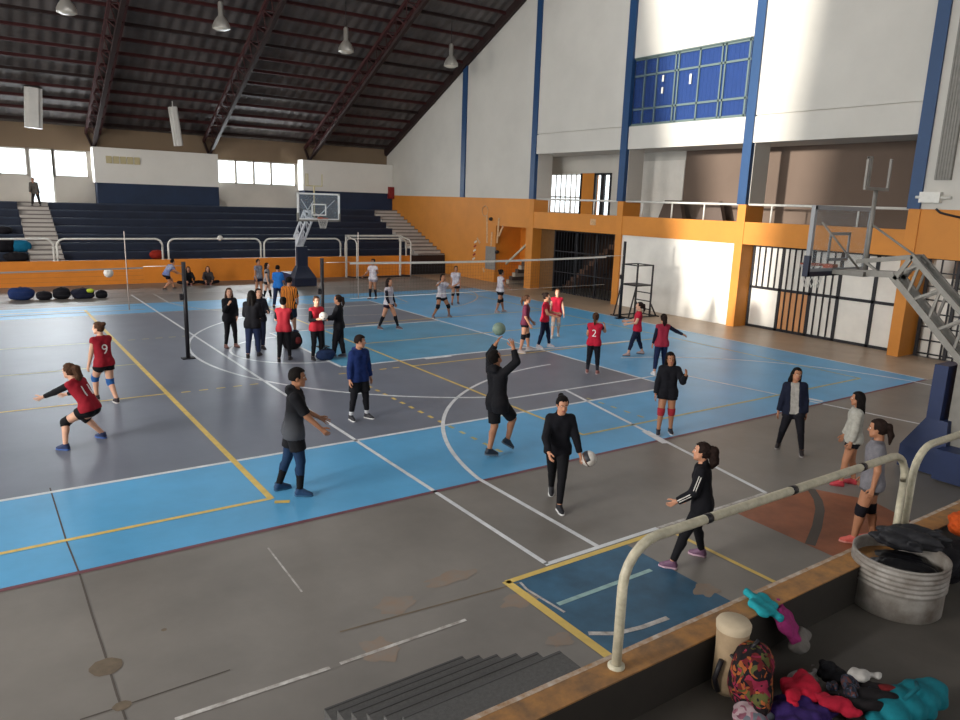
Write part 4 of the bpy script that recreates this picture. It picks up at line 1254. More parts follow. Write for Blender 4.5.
M_duct = mat('duct_white', '#c9c6c0', .5, noise=.08, scale=2)
for (x, y, z), (x1, y1, z1), wd, lab in (((3.022, 39.200, 8.235), (2.901, 39.200, 6.541), .68, 'white boxy duct hanging from the roof above the bright door'), ((8.806, 39.200, 7.992), (8.989, 39.200, 6.184), .36, 'slim slanting white duct hanging over the white cabin')):
    m = MB(); m.beam((x, y, z), (x1, y1, z1), wd, .35, up=(0, 1, 0)); m.beam((x, y, z), (x1, y1, z1), wd * .55, .55, up=(0, 1, 0))
    m.beam((x, y, z), (x, y, roofz(y) - .02), .04, .04)
    tag(m.build('hanging_duct', M_duct), lab, 'duct')
m = MB(); m.box((21.55, 40.95, 4.0), (21.89, 41.5, 4.7)); tag(m.build('fire_hose_cabinet', mat('cabinet_red', '#7c1c1a', .5)), 'dark red box on the wall above the far pale stairs', 'cabinet')
pa, pb, pc, pd = (21.850, 9.740, 4.982), (21.850, 9.861, 9.525), (21.850, 10.130, 4.661), (21.850, 9.595, 4.374)
t = thing('louvre_panel', (21.86, (pa[1] + pb[1]) / 2, pa[2]), 'tall grey slatted panel on the white wall at the right edge', 'louvre')
m = MB(); m.box((21.82, pa[1] + .12, pa[2]), (21.895, pa[1] - .3, 10.2)); m.build('backing', M_gal, t)
m = MB()
for k in range(6):
    y = pa[1] + .085 - k * .07; m.box((21.8, y - .022, pa[2]), (21.83, y + .022, 10.2))
m.build('slats', M_gal, t)
m = MB(); m.box((21.72, pc[1], pd[2]), (21.89, pd[1], pc[2])); m.tube([(21.8, pc[1] + .12, (pc[2] + pd[2]) / 2), (21.8, pd[1] - .25, (pc[2] + pd[2]) / 2)], .04)
tag(m.build('junction_box', M_steelw), 'white wall box under the grey slatted panel', 'box')
c0, c1, c2 = (21.870, 9.707, 4.212), (21.870, 9.458, 4.086), (21.870, 9.023, 3.995)
m = MB(); m.tube([c0, lerp(np.array(c0), np.array(c1), .5) + np.array([0, 0, -.03]), c1, c2], .03); tag(m.build('wall_cable', M_iron), 'dark cable curving along the orange wall at the right edge', 'cable')
# old fittings on the orange wall
p0, p1 = (21.880, 30.979, 1.785), (21.880, 30.117, 0.637)
t = thing('wall_panel', (21.87, p0[1], p1[2]), 'grey rectangular panel on the orange side wall', 'panel')
m = MB(); m.box((21.86, p0[1], p1[2]), (21.895, p1[1], p0[2])); m.build('plate', mat('panel_grey', '#7f7c78', .6, noise=.15), t)
q = MB(); M_scf = mat('chalk_scuff', '#c9a177', .8, noise=.3, scale=10)
def PXw(pts): return pts
ring = (21.885, 31.181, 3.540)
q.tube([(21.888, ring[1] + .26 * math.cos(a * .5236), ring[2] + .26 * math.sin(a * .5236)) for a in range(12)], .025, n=4, closed=True)
for a, b in (((21.888, 30.996, 3.346), (21.888, 30.911, 1.942)), ((21.888, 30.507, 2.518), (21.888, 30.550, 1.814)), ((21.888, 29.952, 3.234), (21.888, 30.042, 1.997)), ((21.888, 29.591, 2.858), (21.888, 29.895, 2.352)), ((21.888, 31.829, 2.141), (21.888, 31.539, 1.901)), ((21.888, 31.193, 0.640), (21.888, 31.090, 0.443))):
    q.beam(a, b, .02, .12, up=(0, 1, 0))
tag(q.build('wall_drawing', M_scf), 'faded pale drawing above the grey panel on the orange wall', 'wall drawing', kind='stuff')
p0 = (21.885, 32.067, 1.504); q = MB()
for k in range(5): q.beam((21.885, p0[1] + .12 - .03 * k, p0[2] - .5 + .22 * k), (21.885, p0[1] - .1 - .03 * k, p0[2] - .4 + .22 * k), .01, .09, up=(0, 0, 1), mi=k % 2)
tag(q.build('striped_mark', [mat('mark_white', '#cfc5ba', .7), mat('mark_red', '#8c2a22', .7)]), 'small red and white striped mark on the orange wall', 'wall mark', kind='stuff')
for i, (a, lab) in enumerate((((21.870, 30.608, 3.160), 'dark round hole high on the orange wall'), ((21.870, 29.989, 1.552), 'dark small fitting right of the grey wall panel'))):
    m = MB(); m.lathe([(0, -.1), (.1, -.06), (.12, 0), (.1, .06), (0, .1)], a, 10); tag(m.build('wall_fitting', M_iron), lab, 'wall fitting')
a = (21.860, 23.166, 3.314); m = MB(); m.box((21.85, a[1] - .16, a[2] - .13), (21.895, a[1] + .16, a[2] + .13)); tag(m.build('wall_plate', M_scf), 'pale square plate on the orange beam', 'plate')

# ------------------------------------------------------------------ balls
M_ballw = mat('ball_white', '#cfcac2', .5, noise=.05, scale=8)
M_balld = mat('ball_dark', '#2a2a30', .5)
M_ballg = mat('ball_green', '#6f8272', .55, noise=.2, scale=10)
M_ballb = mat('ball_brown', '#5b3a2a', .55)
def ball(p, r, mats, label, pattern):
    n1, n2 = 24, 16; m = MB(); vs = [(0, 0, r)]
    for i in range(1, n2):
        t_ = math.pi * i / n2
        for k in range(n1): a = 2 * math.pi * k / n1; vs.append((r * math.sin(t_) * math.cos(a), r * math.sin(t_) * math.sin(a), r * math.cos(t_)))
    vs.append((0, 0, -r)); fs, mi = [], []
    M_ = Matrix.Rotation(.9, 3, 'X') @ Matrix.Rotation(.6, 3, 'Y')
    vs = [M_ @ Vector(v) for v in vs]
    for k in range(n1): fs.append((0, 1 + k, 1 + (k + 1) % n1)); mi.append((0, k))
    for i in range(1, n2 - 1):
        for k in range(n1): fs.append((1 + (i - 1) * n1 + k, 1 + i * n1 + k, 1 + i * n1 + (k + 1) % n1, 1 + (i - 1) * n1 + (k + 1) % n1)); mi.append((i, k))
    b = 1 + (n2 - 2) * n1
    for k in range(n1): fs.append((b + k, len(vs) - 1, b + (k + 1) % n1)); mi.append((n2 - 1, k))
    for f, (i, k) in zip(fs, mi): m.add([vs[q] for q in f], [tuple(range(len(f)))], pattern(i, k), True)
    o = m.build('ball', mats); 
    bm = bmesh.new(); bm.from_mesh(o.data); bmesh.ops.remove_doubles(bm, verts=bm.verts[:], dist=1e-5); bm.to_mesh(o.data); bm.free()
    o.location = p
    me = o.data
    zc = sum((v.co.z for v in me.vertices)) / len(me.vertices)
    for v in me.vertices: v.co.z -= zc
    return tag(o, label, 'ball', 'volleyballs')

# ------------------------------------------------------------------ soft things: bags, clothes, drum
def blob(name, c, r, m, label=None, cat=None, group=None, rz=0, fold=.012, freq=30, h=.012, parent=None, seed=0, flat=None, power=2.0, extra=None, tilt=0):
    """a soft lump: superellipsoid with folds, resting on its lowest point"""
    rr = np.array(r, float); Mz = rot('Z', rz) @ rot('Y', tilt)
    rs = np.random.RandomState(seed + int(abs(c[0] * 100 + c[1] * 77)))
    ph = rs.rand(8) * 6.28; dr = rs.randn(5, 3); dr /= np.linalg.norm(dr, axis=1)[:, None]
    def f(p):
        q = p @ Mz
        k = (np.abs(q / rr) ** power).sum(1) ** (1 / power)
        d = (k - 1) * rr.min()
        if extra: d = extra(q, d)
        for i in range(5):
            d = d + fold * (.6 ** i) * (1 - np.abs(np.sin(p @ dr[i] * freq * (1 + .5 * i) + ph[i] + 1.4 * np.sin(p @ dr[(i + 1) % 5] * freq * .4)))) - fold * .3 * (.6 ** i)
        if flat is not None: d = np.maximum(d, flat - p[:, 2])
        return d
    ex = np.abs(Mz) @ rr + .06
    if extra: ex = ex + .12
    v, q = nets(f, -ex, ex, h)
    if parent is None:
        o = np_obj(name, [(v, q, 0)], m if isinstance(m, list) else [m]); o.location = c
        return tag(o, label, cat, group)
    v = v + np.array(c) - np.array(parent_origin(parent))
    return np_obj(name, [(v, q, 0)], m if isinstance(m, list) else [m], parent)
def printed(name, cols, scale):
    """cloth with an irregular print of several colours"""
    m = mat(name, cols[0], .85, spec=.2, bump=.2, bscale=90); nt = m.node_tree
    tc = nt.nodes.new('ShaderNodeTexCoord'); v = nt.nodes.new('ShaderNodeTexVoronoi'); rp = nt.nodes.new('ShaderNodeValToRGB')
    n = nt.nodes.new('ShaderNodeTexNoise'); n.inputs['Scale'].default_value = scale * .4; mx = nt.nodes.new('ShaderNodeVectorMath')
    nt.links.new(tc.outputs['Object'], n.inputs['Vector']); nt.links.new(n.outputs['Color'], mx.inputs[0]); nt.links.new(tc.outputs['Object'], mx.inputs[1])
    v.inputs['Scale'].default_value = scale; nt.links.new(mx.outputs[0], v.inputs['Vector'])
    sp = nt.nodes.new('ShaderNodeSeparateColor'); nt.links.new(v.outputs['Color'], sp.inputs[0])
    rp.color_ramp.interpolation = 'CONSTANT'
    for i, c in enumerate(cols):
        e = rp.color_ramp.elements[0] if i == 0 else rp.color_ramp.elements.new(i / len(cols))
        e.position = i / len(cols); e.color = rgb(c)
    while len(rp.color_ramp.elements) > len(cols): rp.color_ramp.elements.remove(rp.color_ramp.elements[-1])
    nt.links.new(sp.outputs[0], rp.inputs['Fac']); nt.links.new(rp.outputs['Color'], nt.nodes['Principled BSDF'].inputs['Base Color'])
    return m

# dark stepped unit by the curb (six steps)
t = thing('step_unit', (2.55, 3.9, 0), 'dark ribbed stepped unit leading up to the curb, bottom centre', 'steps')
M_rub = mat('rubber_black', '#4e4d4c', .75, noise=.25, scale=40, bump=.25, bscale=160)
prof = [(4.66, 0)]
for i in range(6):
    prof += [(4.66 - .245 * i, .15 * (i + 1)), (4.66 - .245 * (i + 1), .15 * (i + 1))]
prof += [(3.21, 0)]
prof[-2] = (3.21, .9)
m = MB(); m.prism(prof, 'x', 1.92, 3.19); m.build('steps', M_rub, t)
for i in range(6):
    m = MB(); y = 4.66 - .245 * i; z = .15 * (i + 1)
    m.box((1.921, y - .018, z - .012), (3.189, y + .004, z + .003)); m.build('nosing', mat('rubber_edge', '#454444', .7), t)

# oil drum cut down to a bin
PZ = .52
d0 = np.array((6.705, 2.800, 0.520)); dr_ = .385
dc = (d0[0], d0[1], PZ)
t = thing('drum_bin', dc, 'white ribbed cut-down metal drum on the platform beside the curb', 'bin')
prof = [(dr_ * .97, 0), (dr_ * 1.0, .015), (dr_, .22)]
for k in range(5): z = .24 + k * .045; prof += [(dr_, z), (dr_ + .013, z + .012), (dr_ + .013, z + .024), (dr_, z + .036)]
prof += [(dr_, .475), (dr_ + .012, .48), (dr_ + .012, .495), (dr_ - .008, .495), (dr_ - .02, .47), (dr_ - .02, .03), (0, .03)]
m = MB(); m.lathe(prof, dc, 48); m.build('drum', mat('drum_white', '#8e8a84', .5, noise=.3, scale=5, color2='#5e544c'), t)
blob('bin_bag', (dc[0] + .02, dc[1] - .02, PZ + .3), (.33, .33, .14), mat('bag_black', '#101013', .35, spec=.5), parent=t, fold=.03, freq=16, seed=4)
jm = mat('jacket_black', '#17171c', .7, noise=.2, scale=20)
blob('jacket', (dc[0] + .3, dc[1] + .06, PZ + .54), (.34, .2, .1), jm, 'black jacket thrown over the far rim of the drum', 'jacket', None, rz=-35, fold=.025, freq=20)
a = (7.340, 2.845, 0.750); blob('jacket', (a[0] + .25, a[1] - .1, PZ + .2), (.34, .22, .2), cloth('#1e1c20'), 'dark jacket heaped behind the drum', 'jacket', None, rz=-20, fold=.03, freq=18)
a = (7.872, 2.798, 0.900); blob('bag', (a[0] + .1, a[1], .9 + .1), (.2, .14, .12), cloth('#c2501c'), 'orange bag on the curb at the right edge', 'bag', None, fold=.02, freq=22)

# things along the curb and the heap of clothes
a = (4.33, 2.84)
t = thing('tote_bag', (a[0], a[1], PZ), 'tall beige bag standing on the platform against the curb', 'bag')
tb = mat('canvas_beige', '#9a8468', .8, noise=.15, scale=12)
m = MB(); m.lathe([(.0, .0), (.1, .005), (.112, .05), (.11, .34), (.118, .5), (.11, .54), (.0, .545)], (a[0], a[1], PZ), 24); m.build('bag_body', tb, t)
m = MB(); m.lathe([(.122, .5), (.126, .545), (.112, .567), (0, .57)], (a[0], a[1], PZ), 24); m.build('top_flap', mat('canvas_cream', '#b5a58c', .8, noise=.1), t)
m = MB(); m.tube([(a[0] - .1, a[1] - .07, PZ + .36), (a[0] - .05, a[1] - .14, PZ + .28), (a[0] + .05, a[1] - .14, PZ + .3), (a[0] + .09, a[1] - .09, PZ + .4)], .012); m.build('strap', M_iron, t)
m = MB(); m.tube([(a[0] - .13, a[1] - .02, PZ + .3), (a[0] - .16, a[1] + .0, PZ + .15), (a[0] - .12, a[1] - .01, PZ + .04)], .02); m.build('side_strap', M_iron, t)
a = (5.039, 3.007, 0.930)
t = thing('pouch', (a[0], a[1], .9), 'turquoise and magenta pouch draped over the orange curb', 'bag')
def lay(p0, p1, w_, th, m_, nm):
    p0, p1 = np.array(p0), np.array(p1); c = (p0 + p1) / 2; d = p1 - p0; L = np.linalg.norm(d); X = frame_from(d, np.array((0, 0, 1.)))
    def f(p):
        q = (p - c) @ X
        k = ((np.abs(q[:, 0]) / (L / 2)) ** 4 + (np.abs(q[:, 1]) / w_) ** 4 + (np.abs(q[:, 2]) / th) ** 4) ** .25
        return (k - 1) * th + .008 * np.sin(q[:, 0] * 40) * np.sin(q[:, 1] * 35)
    ex = np.abs(X) @ np.array([L / 2, w_, th]) + .02
    v, q = nets(f, c - ex, c + ex, .009)
    np_obj(nm, [(v - np.array(parent_origin(t)), q, 0)], [m_], t)
b = np.array((4.966, 3.031, 0.940)); e = np.array([b[0] + .1, 2.96, .88]); g2 = np.array([b[0] + .2, 2.84, .7]); g3_ = np.array([b[0] + .24, 2.76, .6])
lay(b + np.array([-.06, .07, 0]), e, .17, .03, cloth('#1f8a94'), 'turquoise_part')
lay(e, g2, .18, .05, cloth('#8a2a62'), 'magenta_part')
lay(g2, g3_, .17, .06, cloth('#6a6560'), 'grey_part')
a = (4.323, 2.651, 0.550); bp = printed('print_aztec', ['#1a1214', '#5a1a1c', '#140f12', '#8a4a26', '#1a1214', '#4a4a26', '#7a2038', '#151015'], 13)
t = thing('backpack', (a[0], a[1], PZ), 'patterned red and black backpack standing on the platform floor', 'backpack')
blob('bag_body', (a[0], a[1], PZ + .23), (.19, .15, .24), bp, parent=t, fold=.012, freq=18, rz=30, power=2.6)
blob('front_pocket', (a[0] - .05, a[1] - .13, PZ + .14), (.14, .07, .13), bp, parent=t, fold=.01, freq=20, rz=30, power=2.6)
m = MB(); m.tube([(a[0] - .04, a[1], PZ + .46), (a[0], a[1] - .02, PZ + .52), (a[0] + .05, a[1], PZ + .46)], .012); m.build('handle', M_iron, t)
def heap(u_, v_, z, r, m_, lab, nm='jacket', rz=0, fold=.025, freq=18, h=.012, dz=0, **k):
    a = u_
    return blob(nm, (a[0], a[1], PZ + r[2] * .8 + dz), r, m_, lab, nm.split('_')[-1], 'clothes heaped on the platform', rz=rz, fold=fold, freq=freq, h=h, **k)
heap((4.166, 2.513, 0.600), 0, 0, (.17, .13, .07), printed('print_pinkwhite', ['#8a5a66', '#9a868a', '#7a4a58', '#5f646c'], 9), 'pink and grey cloth at the bottom edge beside the patterned backpack', 'towel', fold=.03)
heap((4.453, 2.331, 0.600), 0, 0, (.27, .19, .1), cloth('#2c1a50'), 'purple jacket in front of the clothes heap', fold=.045, freq=12)
heap((4.971, 2.128, 0.600), 0, 0, (.27, .23, .13), cloth('#151214'), 'black jacket in the middle of the clothes heap', fold=.05, freq=12)
heap((4.557, 2.390, 0.720), 0, 0, (.19, .12, .06), cloth('#a3142c'), 'crimson sweater lying over the purple jacket', 'sweater', dz=.13, rz=10, fold=.04, freq=14)
heap((4.617, 2.202, 0.720), 0, 0, (.15, .07, .05), cloth('#8f1228'), 'crimson sleeve trailing over the black jacket', 'sweater', dz=.13, rz=-65, fold=.025)
heap((4.799, 2.508, 0.660), 0, 0, (.17, .09, .05), cloth('#7f7a78'), 'grey white top behind the crimson sweater', 'shirt', dz=.06, rz=15, fold=.035)
heap((5.024, 2.432, 0.680), 0, 0, (.13, .1, .07), cloth('#121216'), 'black bundled scarf at the back of the heap', 'scarf', dz=.06, fold=.04)
heap((5.020, 2.235, 0.750), 0, 0, (.16, .06, .035), cloth('#a9a5a0'), 'white sleeve lying on top of the dark clothes', 'shirt', dz=.19, rz=-22, fold=.02)
heap((4.860, 2.219, 0.740), 0, 0, (.15, .1, .05), printed('print_blue', ['#1a1c26', '#2a3242', '#14141a', '#4a2a26', '#3a4456'], 16), 'dark patterned shirt on the black clothes', 'shirt', dz=.15, fold=.035)
heap((5.048, 2.049, 0.660), 0, 0, (.1, .09, .1), cloth('#5f1618'), 'dark red garment between black jacket and turquoise bag', 'sweater', dz=.04, fold=.035)
a = (5.155, 1.944, 0.620)
t = thing('gym_bag', (a[0], a[1], PZ), 'turquoise gym bag lying right of the clothes heap', 'bag')
blob('bag_body', (a[0], a[1], PZ + .12), (.42, .15, .11), cloth('#0f6672'), parent=t, fold=.014, freq=14, rz=-6, power=2.2)
m = MB(); m.tube([(a[0] - .14, a[1] - .02, PZ + .22), (a[0] - .02, a[1] - .05, PZ + .28), (a[0] + .12, a[1] + .02, PZ + .23)], .014); m.build('handle', cloth('#0e5560'), t)

# bags on the far floor and on the bleachers
def pack(x, y, z, sx, sy, sz, col, label, acc=None, cat='backpack', h=.03, rz=0):
    t = thing('backpack', (x, y, z), label, cat, 'bags on the far side' if y > 25 else None)
    blob('bag_body', (x, y, z + sz * .92), (sx, sy, sz), cloth(col), parent=t, fold=.02, freq=9, h=h, power=2.5, rz=rz)
    m = MB(); m.tube([(x - .1, y, z + sz * 1.8), (x, y - .02, z + sz * 2.0), (x + .1, y, z + sz * 1.8)], .015, n=5); m.build('handle', M_iron, t)
    if acc: blob('pocket', (x + acc[1], y - sy * .8, z + sz * acc[2]), (sx * .3, sy * .5, sz * .4), cloth(acc[0]), parent=t, fold=.01, freq=12, h=h, power=2.5)
pack(1.42, 30.85, 0, .42, .26, .24, '#1d2f5c', 'navy blue bag at the left end of the far row', None)
pack(2.12, 30.65, 0, .26, .24, .16, '#17161b', 'small black bag beside the navy bag on the far floor')
pack(2.68, 30.7, 0, .29, .26, .22, '#16151a', 'black rounded bag in the middle of the far row')
pack(3.36, 30.6, 0, .4, .26, .2, '#1a1c2c', 'dark bag with a neon yellow patch on the far floor', ('#b8c83a', .22, 1.5))
pack(3.96, 30.5, 0, .2, .2, .15, '#141318', 'small black bag at the right end of the far row')
a = (1.809, 36.100, 1.735); pack(a[0], 36.2, 1.33, .4, .25, .26, '#12688a', 'bright blue bag on the bleachers by the aisle')
a = (1.236, 36.100, 1.574); pack(a[0], 36.15, 1.33, .4, .25, .3, '#141318', 'black bag on the bleachers at the left edge')
a = (1.588, 35.400, 1.215); pack(a[0], 35.35, 1.0, .45, .2, .2, '#1a181c', 'black bag on the lowest bleacher step left of the aisle')
a = (1.322, 37.500, 2.322); pack(a[0], 37.65, 1.99, .35, .2, .16, '#1c1a20', 'dark bag high on the bleachers at the left edge')
a = (6.950, 35.400, 1.095); blob('jacket', (a[0], 35.4, 1.2), (.32, .22, .22), cloth('#8a2418'), 'red jacket left on the lowest bleacher step behind the railing', 'jacket', None, h=.03)
a = (6.873, 18.045); pack(a[0], a[1] + .5, 0, .26, .2, .24, '#1b191c', 'black backpack on the floor between the two red shirted girls', ('#5a2020', .1, 1.0), h=.025)
a = (7.130, 16.573); pack(a[0], a[1] + .3, 0, .24, .17, .15, '#1c2c4c', 'navy sports bag at the feet of the girl with the ball', None, h=.025)
a = (7.549, 17.161); blob('towel', (a[0] - .02, a[1] + .02, .36), (.11, .08, .06), cloth('#b9bcc2'), 'white towel lying on the navy sports bag', 'towel', None, h=.02)
# ------------------------------------------------------------------ the people
JB = mat('jersey_maroon', '#8c1826', .8, spec=.2, noise=.15, scale=18)
def stripes(name, c1, c2, scale):
    m = mat(name, c1, .8, spec=.2); nt = m.node_tree
    tc = nt.nodes.new('ShaderNodeTexCoord'); w_ = nt.nodes.new('ShaderNodeTexWave'); rp = nt.nodes.new('ShaderNodeValToRGB')
    w_.bands_direction = 'Y'; w_.inputs['Scale'].default_value = scale
    rp.color_ramp.interpolation = 'CONSTANT'; rp.color_ramp.elements[0].color = rgb(c1); rp.color_ramp.elements[1].color = rgb(c2); rp.color_ramp.elements[1].position = .62
    nt.links.new(tc.outputs['Object'], w_.inputs['Vector']); nt.links.new(w_.outputs['Fac'], rp.inputs['Fac']); nt.links.new(rp.outputs['Color'], nt.nodes['Principled BSDF'].inputs['Base Color'])
    return m
def ombre(name, c_top, c_bot, z0, z1):
    m = mat(name, c_top, .85, spec=.2, bump=.2, bscale=110); nt = m.node_tree
    tc = nt.nodes.new('ShaderNodeTexCoord'); sx = nt.nodes.new('ShaderNodeSeparateXYZ'); mr = nt.nodes.new('ShaderNodeMapRange'); rp = nt.nodes.new('ShaderNodeValToRGB')
    mr.inputs['From Min'].default_value = z0; mr.inputs['From Max'].default_value = z1
    rp.color_ramp.elements[0].color = rgb(c_bot); rp.color_ramp.elements[1].color = rgb(c_top)
    nt.links.new(tc.outputs['Object'], sx.inputs[0]); nt.links.new(sx.outputs['Z'], mr.inputs[0]); nt.links.new(mr.outputs[0], rp.inputs[0]); nt.links.new(rp.outputs[0], nt.nodes['Principled BSDF'].inputs['Base Color'])
    return m
BLK, SHO = '#131316', [('shorts', '#131316', .42, .016)]
LEG = [('leggings', '#121216', 1.95, .007)]
def piece(J, name, a, b, ra, rb, color, parent=None):
    """a soft tube piece of clothing in the figure's own frame"""
    a, b = np.array(a), np.array(b)
    lo, hi = np.minimum(a, b) - max(ra, rb), np.maximum(a, b) + max(ra, rb)
    v, q = nets(lambda p: cone(p, a, b, ra, rb), lo, hi, J['res'] * .7)
    return np_obj(name, [(v, q, 0)], [cloth(color)], parent or J['root'])

# front row and middle of the hall
person('crouching girl in maroon jersey 11 with black sleeves and brown ponytail', ((0.965, 12.538), (1.535, 12.897)), 135.4, 1.6, ('jersey', JB, 1.85, .012, .03, BLK), [('shorts', BLK, .4, .016)], ('curly', 'brown'), ('#1e2c52', '#3a5a9a'),
       arms=((62, 8, 66, 6), (38, 18, 72, 0)), lean=(32, 0, 0), pelvis=.385, poff=(-.13, 0), head=(0, 6, 0), yaws=(4, -10), pads=('#131316', .014), hands='open', tone='fair', number=('11', 0), hands_up=(0, .6, 1))
J9 = person('girl in maroon jersey 9 with blue knee pads, standing with her back turned', ((1.784, 15.412), (2.074, 15.015)), 110.1, 1.6, ('jersey', JB, .22, .012, .04), [('shorts', BLK, .36, .016)], ('bun', 'brown'), ('#2a2026', '#c9c4c0'),
       arms=((6, 10, 14, 8), (14, 4, 50, -14)), lean=(8, 0, 0), pelvis=.485, head=(38, 4, 0), pads=('#2b5a96', .012), tone='fair', number=('9', 0))
person('boy in black and grey hoodie with blue leggings, reaching one hand forward', ((3.235, 9.356), (3.406, 9.013)), -8.6, 1.74, ('hoodie', ombre('ombre_hoodie', '#141418', '#46484d', .92, 1.2), .9, .022, .06), [('leggings', '#1d3350', 1.5, .006), ('shorts', '#17171a', .62, .022)], ('short', 'black'), ('#1b3a5c', '#26506e'),
       arms=((20, 10, 62, -4), (30, 8, 46, 4)), lean=(4, 0, -12), head=(-6, 2, 0), socks=('#111114', .42), yaws=(10, -22), pelvis=.525, poff=(.08, 0), tone='tan', hands=('open', 'relax'))
person('boy in royal blue hoodie and black trousers with white socks', ((5.497, 11.893), (5.808, 11.868)), -83.6, 1.56, ('hoodie', '#1a2c5e', 1.96, .016, .06), [('leggings', '#141419', 1.78, .008), ('shorts', '#17171b', .75, .024)], ('short', 'dark'), ('#26262c', '#c9c9c9'),
       arms=((-4, 14, 6, 10), (2, 12, 12, 8)), head=(50, 4, 0), socks=('#c2c4c8', .72), tone='mid', yaws=(22, -6))
person('player in black hoodie and shorts throwing a ball up with both arms', ((6.565, 9.011), (6.963, 9.061)), 5.8, 1.72, ('hoodie', '#131317', 1.8, .016, .1), [('shorts', '#121215', .9, .02)], ('short', 'black'), ('#202a36', '#5a6672'),
       arms=((150, 34, 172, -30), (150, 34, 172, -30)), lean=(-6, 0, 0), pelvis=.535, lifts=(.02, .07), pitch=(8, 32), head=(0, -30, 0), tone='tan', hands='cup', yaws=(-14, -24), poff=(-.06, 0))
Jb = person('girl in black jacket and leggings holding a ball low at her side', ((6.160, 6.824), (6.469, 7.356)), -119.5, 1.57, ('jacket', '#121218', 1.97, .012, .05), LEG, ('bun', 'black'), ('#1c1c22', '#d2d2d2'),
       arms=((8, 16, 16, 14), (22, 14, 44, -6)), lean=(8, 0, 0), head=(4, 14, 0), tone='mid', pelvis=.5, pitch=(0, 18), hands=('cup', 'relax'), build=1.0)
Jw = person('woman in black track top with white sleeve stripes striding behind the near railing', ((6.774, 4.978), (6.245, 4.960)), 123.2, 1.47, ('jacket', '#111116', 1.97, .016, .08), LEG, ('curly', 'dark'), ('#6a4a62', '#b89aa8'),
       arms=((14, 10, 54, 6), (4, 8, 34, 6)), lean=(5, 0, 0), pelvis=.51, head=(4, -2, 0), tone='mid', yaws=(4, -4), poff=(-.1, 0))
def stripe_down(J, i, off=.0):
    sh, el, wr = J['sh'][i], J['elb'][i], J['wri'][i]
    s = 1 if i == 0 else -1
    for k, dz in enumerate((-.012, .012)):
        m = MB(); pts = []
        ax = (wr - sh) / np.linalg.norm(wr - sh)
        side = np.array([0, s, 0.]); side = side - ax * (side @ ax); side /= np.linalg.norm(side)
        up_ = np.cross(ax, side)
        for t_ in (0.15, .5, .98): pts.append(lerp(sh, el, t_) + side * (.031 * J['u'] + .0135) * (1 - .12 * t_) + up_ * dz)
        for t_ in (.1, .5, .92): pts.append(lerp(el, wr, t_) + side * (.026 * J['u'] + .0135) * (1 - .22 * t_) + up_ * dz)
        o = np.array(J['root'].location)
        a = R(J['az']); Q = lambda p: (o[0] + p[0] * math.cos(a) - p[1] * math.sin(a), o[1] + p[0] * math.sin(a) + p[1] * math.cos(a), o[2] + p[2])
        mm = MB(); mm.tube(pts, .007, n=6)
        me = bpy.data.meshes.new('sleeve_stripe'); me.from_pydata(mm.v, [], mm.f); me.materials.append(M_steelw)
        ob = link(bpy.data.objects.new('sleeve_stripe', me)); ob.parent = J['root']
stripe_down(Jw, 0)
Jc = person('girl in open navy jacket over a grey shirt, legs apart', ((11.235, 6.488), (11.264, 6.941)), 210.0, 1.5, ('shirt', '#9a9690', .3, .008, .04), [('leggings', '#14131a', 1.93, .006), ('shorts', '#15151c', .36, .016)], ('long_s', 'black'), ('#221c1e', '#8a8482'),
       arms=((0, 12, 6, 8), (0, 10, 4, 9)), lean=(-2, 6, 0), head=(22, 2, -6), tone='tan', pelvis=.49)
def open_jacket(J):
    u = J['u']
    def f(p):
        d = J['torso'](p, .024, .04)
        o = J['P'] - np.array([0, 0, .06 * u])
        for s in (1, -1):
            d = smin(d, cone(p, J['P'] + np.array([0, s * .05 * u, 0]), o + np.array([0, s * .055 * u, 0]), .075 * u, .074 * u), .03)
            d = smin(d, J['arm'](p, 0 if s == 1 else 1, 1.96, .016), .03)
        d = np.maximum(d, -(p[:, 2] - o[2]))
        fy = p[:, 1] - (J['P'][1] + (J['nb'][1] - J['P'][1]) * np.clip((p[:, 2] - J['P'][2]) / (J['nb'][2] - J['P'][2]), 0, 1))
        return np.maximum(d, -np.maximum(np.abs(fy) - .062, .01 - p[:, 0] + J['P'][0]))
    lo = np.minimum.reduce([J['P'], J['wri'][0], J['wri'][1]]) - .16; hi = np.maximum.reduce([J['nb'], J['sh'][0], J['sh'][1], J['elb'][0], J['elb'][1]]) + .14
    J['garment']('jacket', f, cloth('#151a2c'), lo, hi)
open_jacket(Jc)
person('girl in black top and shorts with red knee pads, hand at her face', ((10.192, 8.427), (9.948, 8.495)), -131.3, 1.5, ('jacket', '#14141a', 1.97, .016, .06), [('shorts', '#121216', .34, .018)], ('long_s', 'black'), ('#20222c', '#c2c2c6'),
       arms=((40, 20, 138, 4), (4, 12, 10, 8)), head=(6, 8, 8), tone='tan', pads=('#9a2a34', .011))
person('girl in light grey sweater and black shorts, half hidden behind her teammate', ((10.449, 5.357), (10.708, 5.299)), 124.1, 1.44, ('tee', '#a3a198', 1.9, .02, .04), [('shorts', '#15151a', .34, .016)], ('long_s', 'black'), ('#a8303a', '#8a2a32'),
       arms=((4, 10, 10, 6), (10, 8, 20, 4)), head=(-8, 4, 0), tone='tan')
person('girl in grey t-shirt with long ponytail and black knee bands nearest the drum', ((8.718, 4.207), (8.987, 4.111)), 119.2, 1.58, ('tee', '#6f6d72', .7, .016, .06), [('shorts', '#4a4648', .3, .018)], ('pony', 'dark'), ('#c2584e', '#b87a70'),
       arms=((-6, 10, 6, 4), (4, 10, 16, 4)), head=(-4, 6, 0), tone='tan', pads=('#15131a', .008), build=1.05)

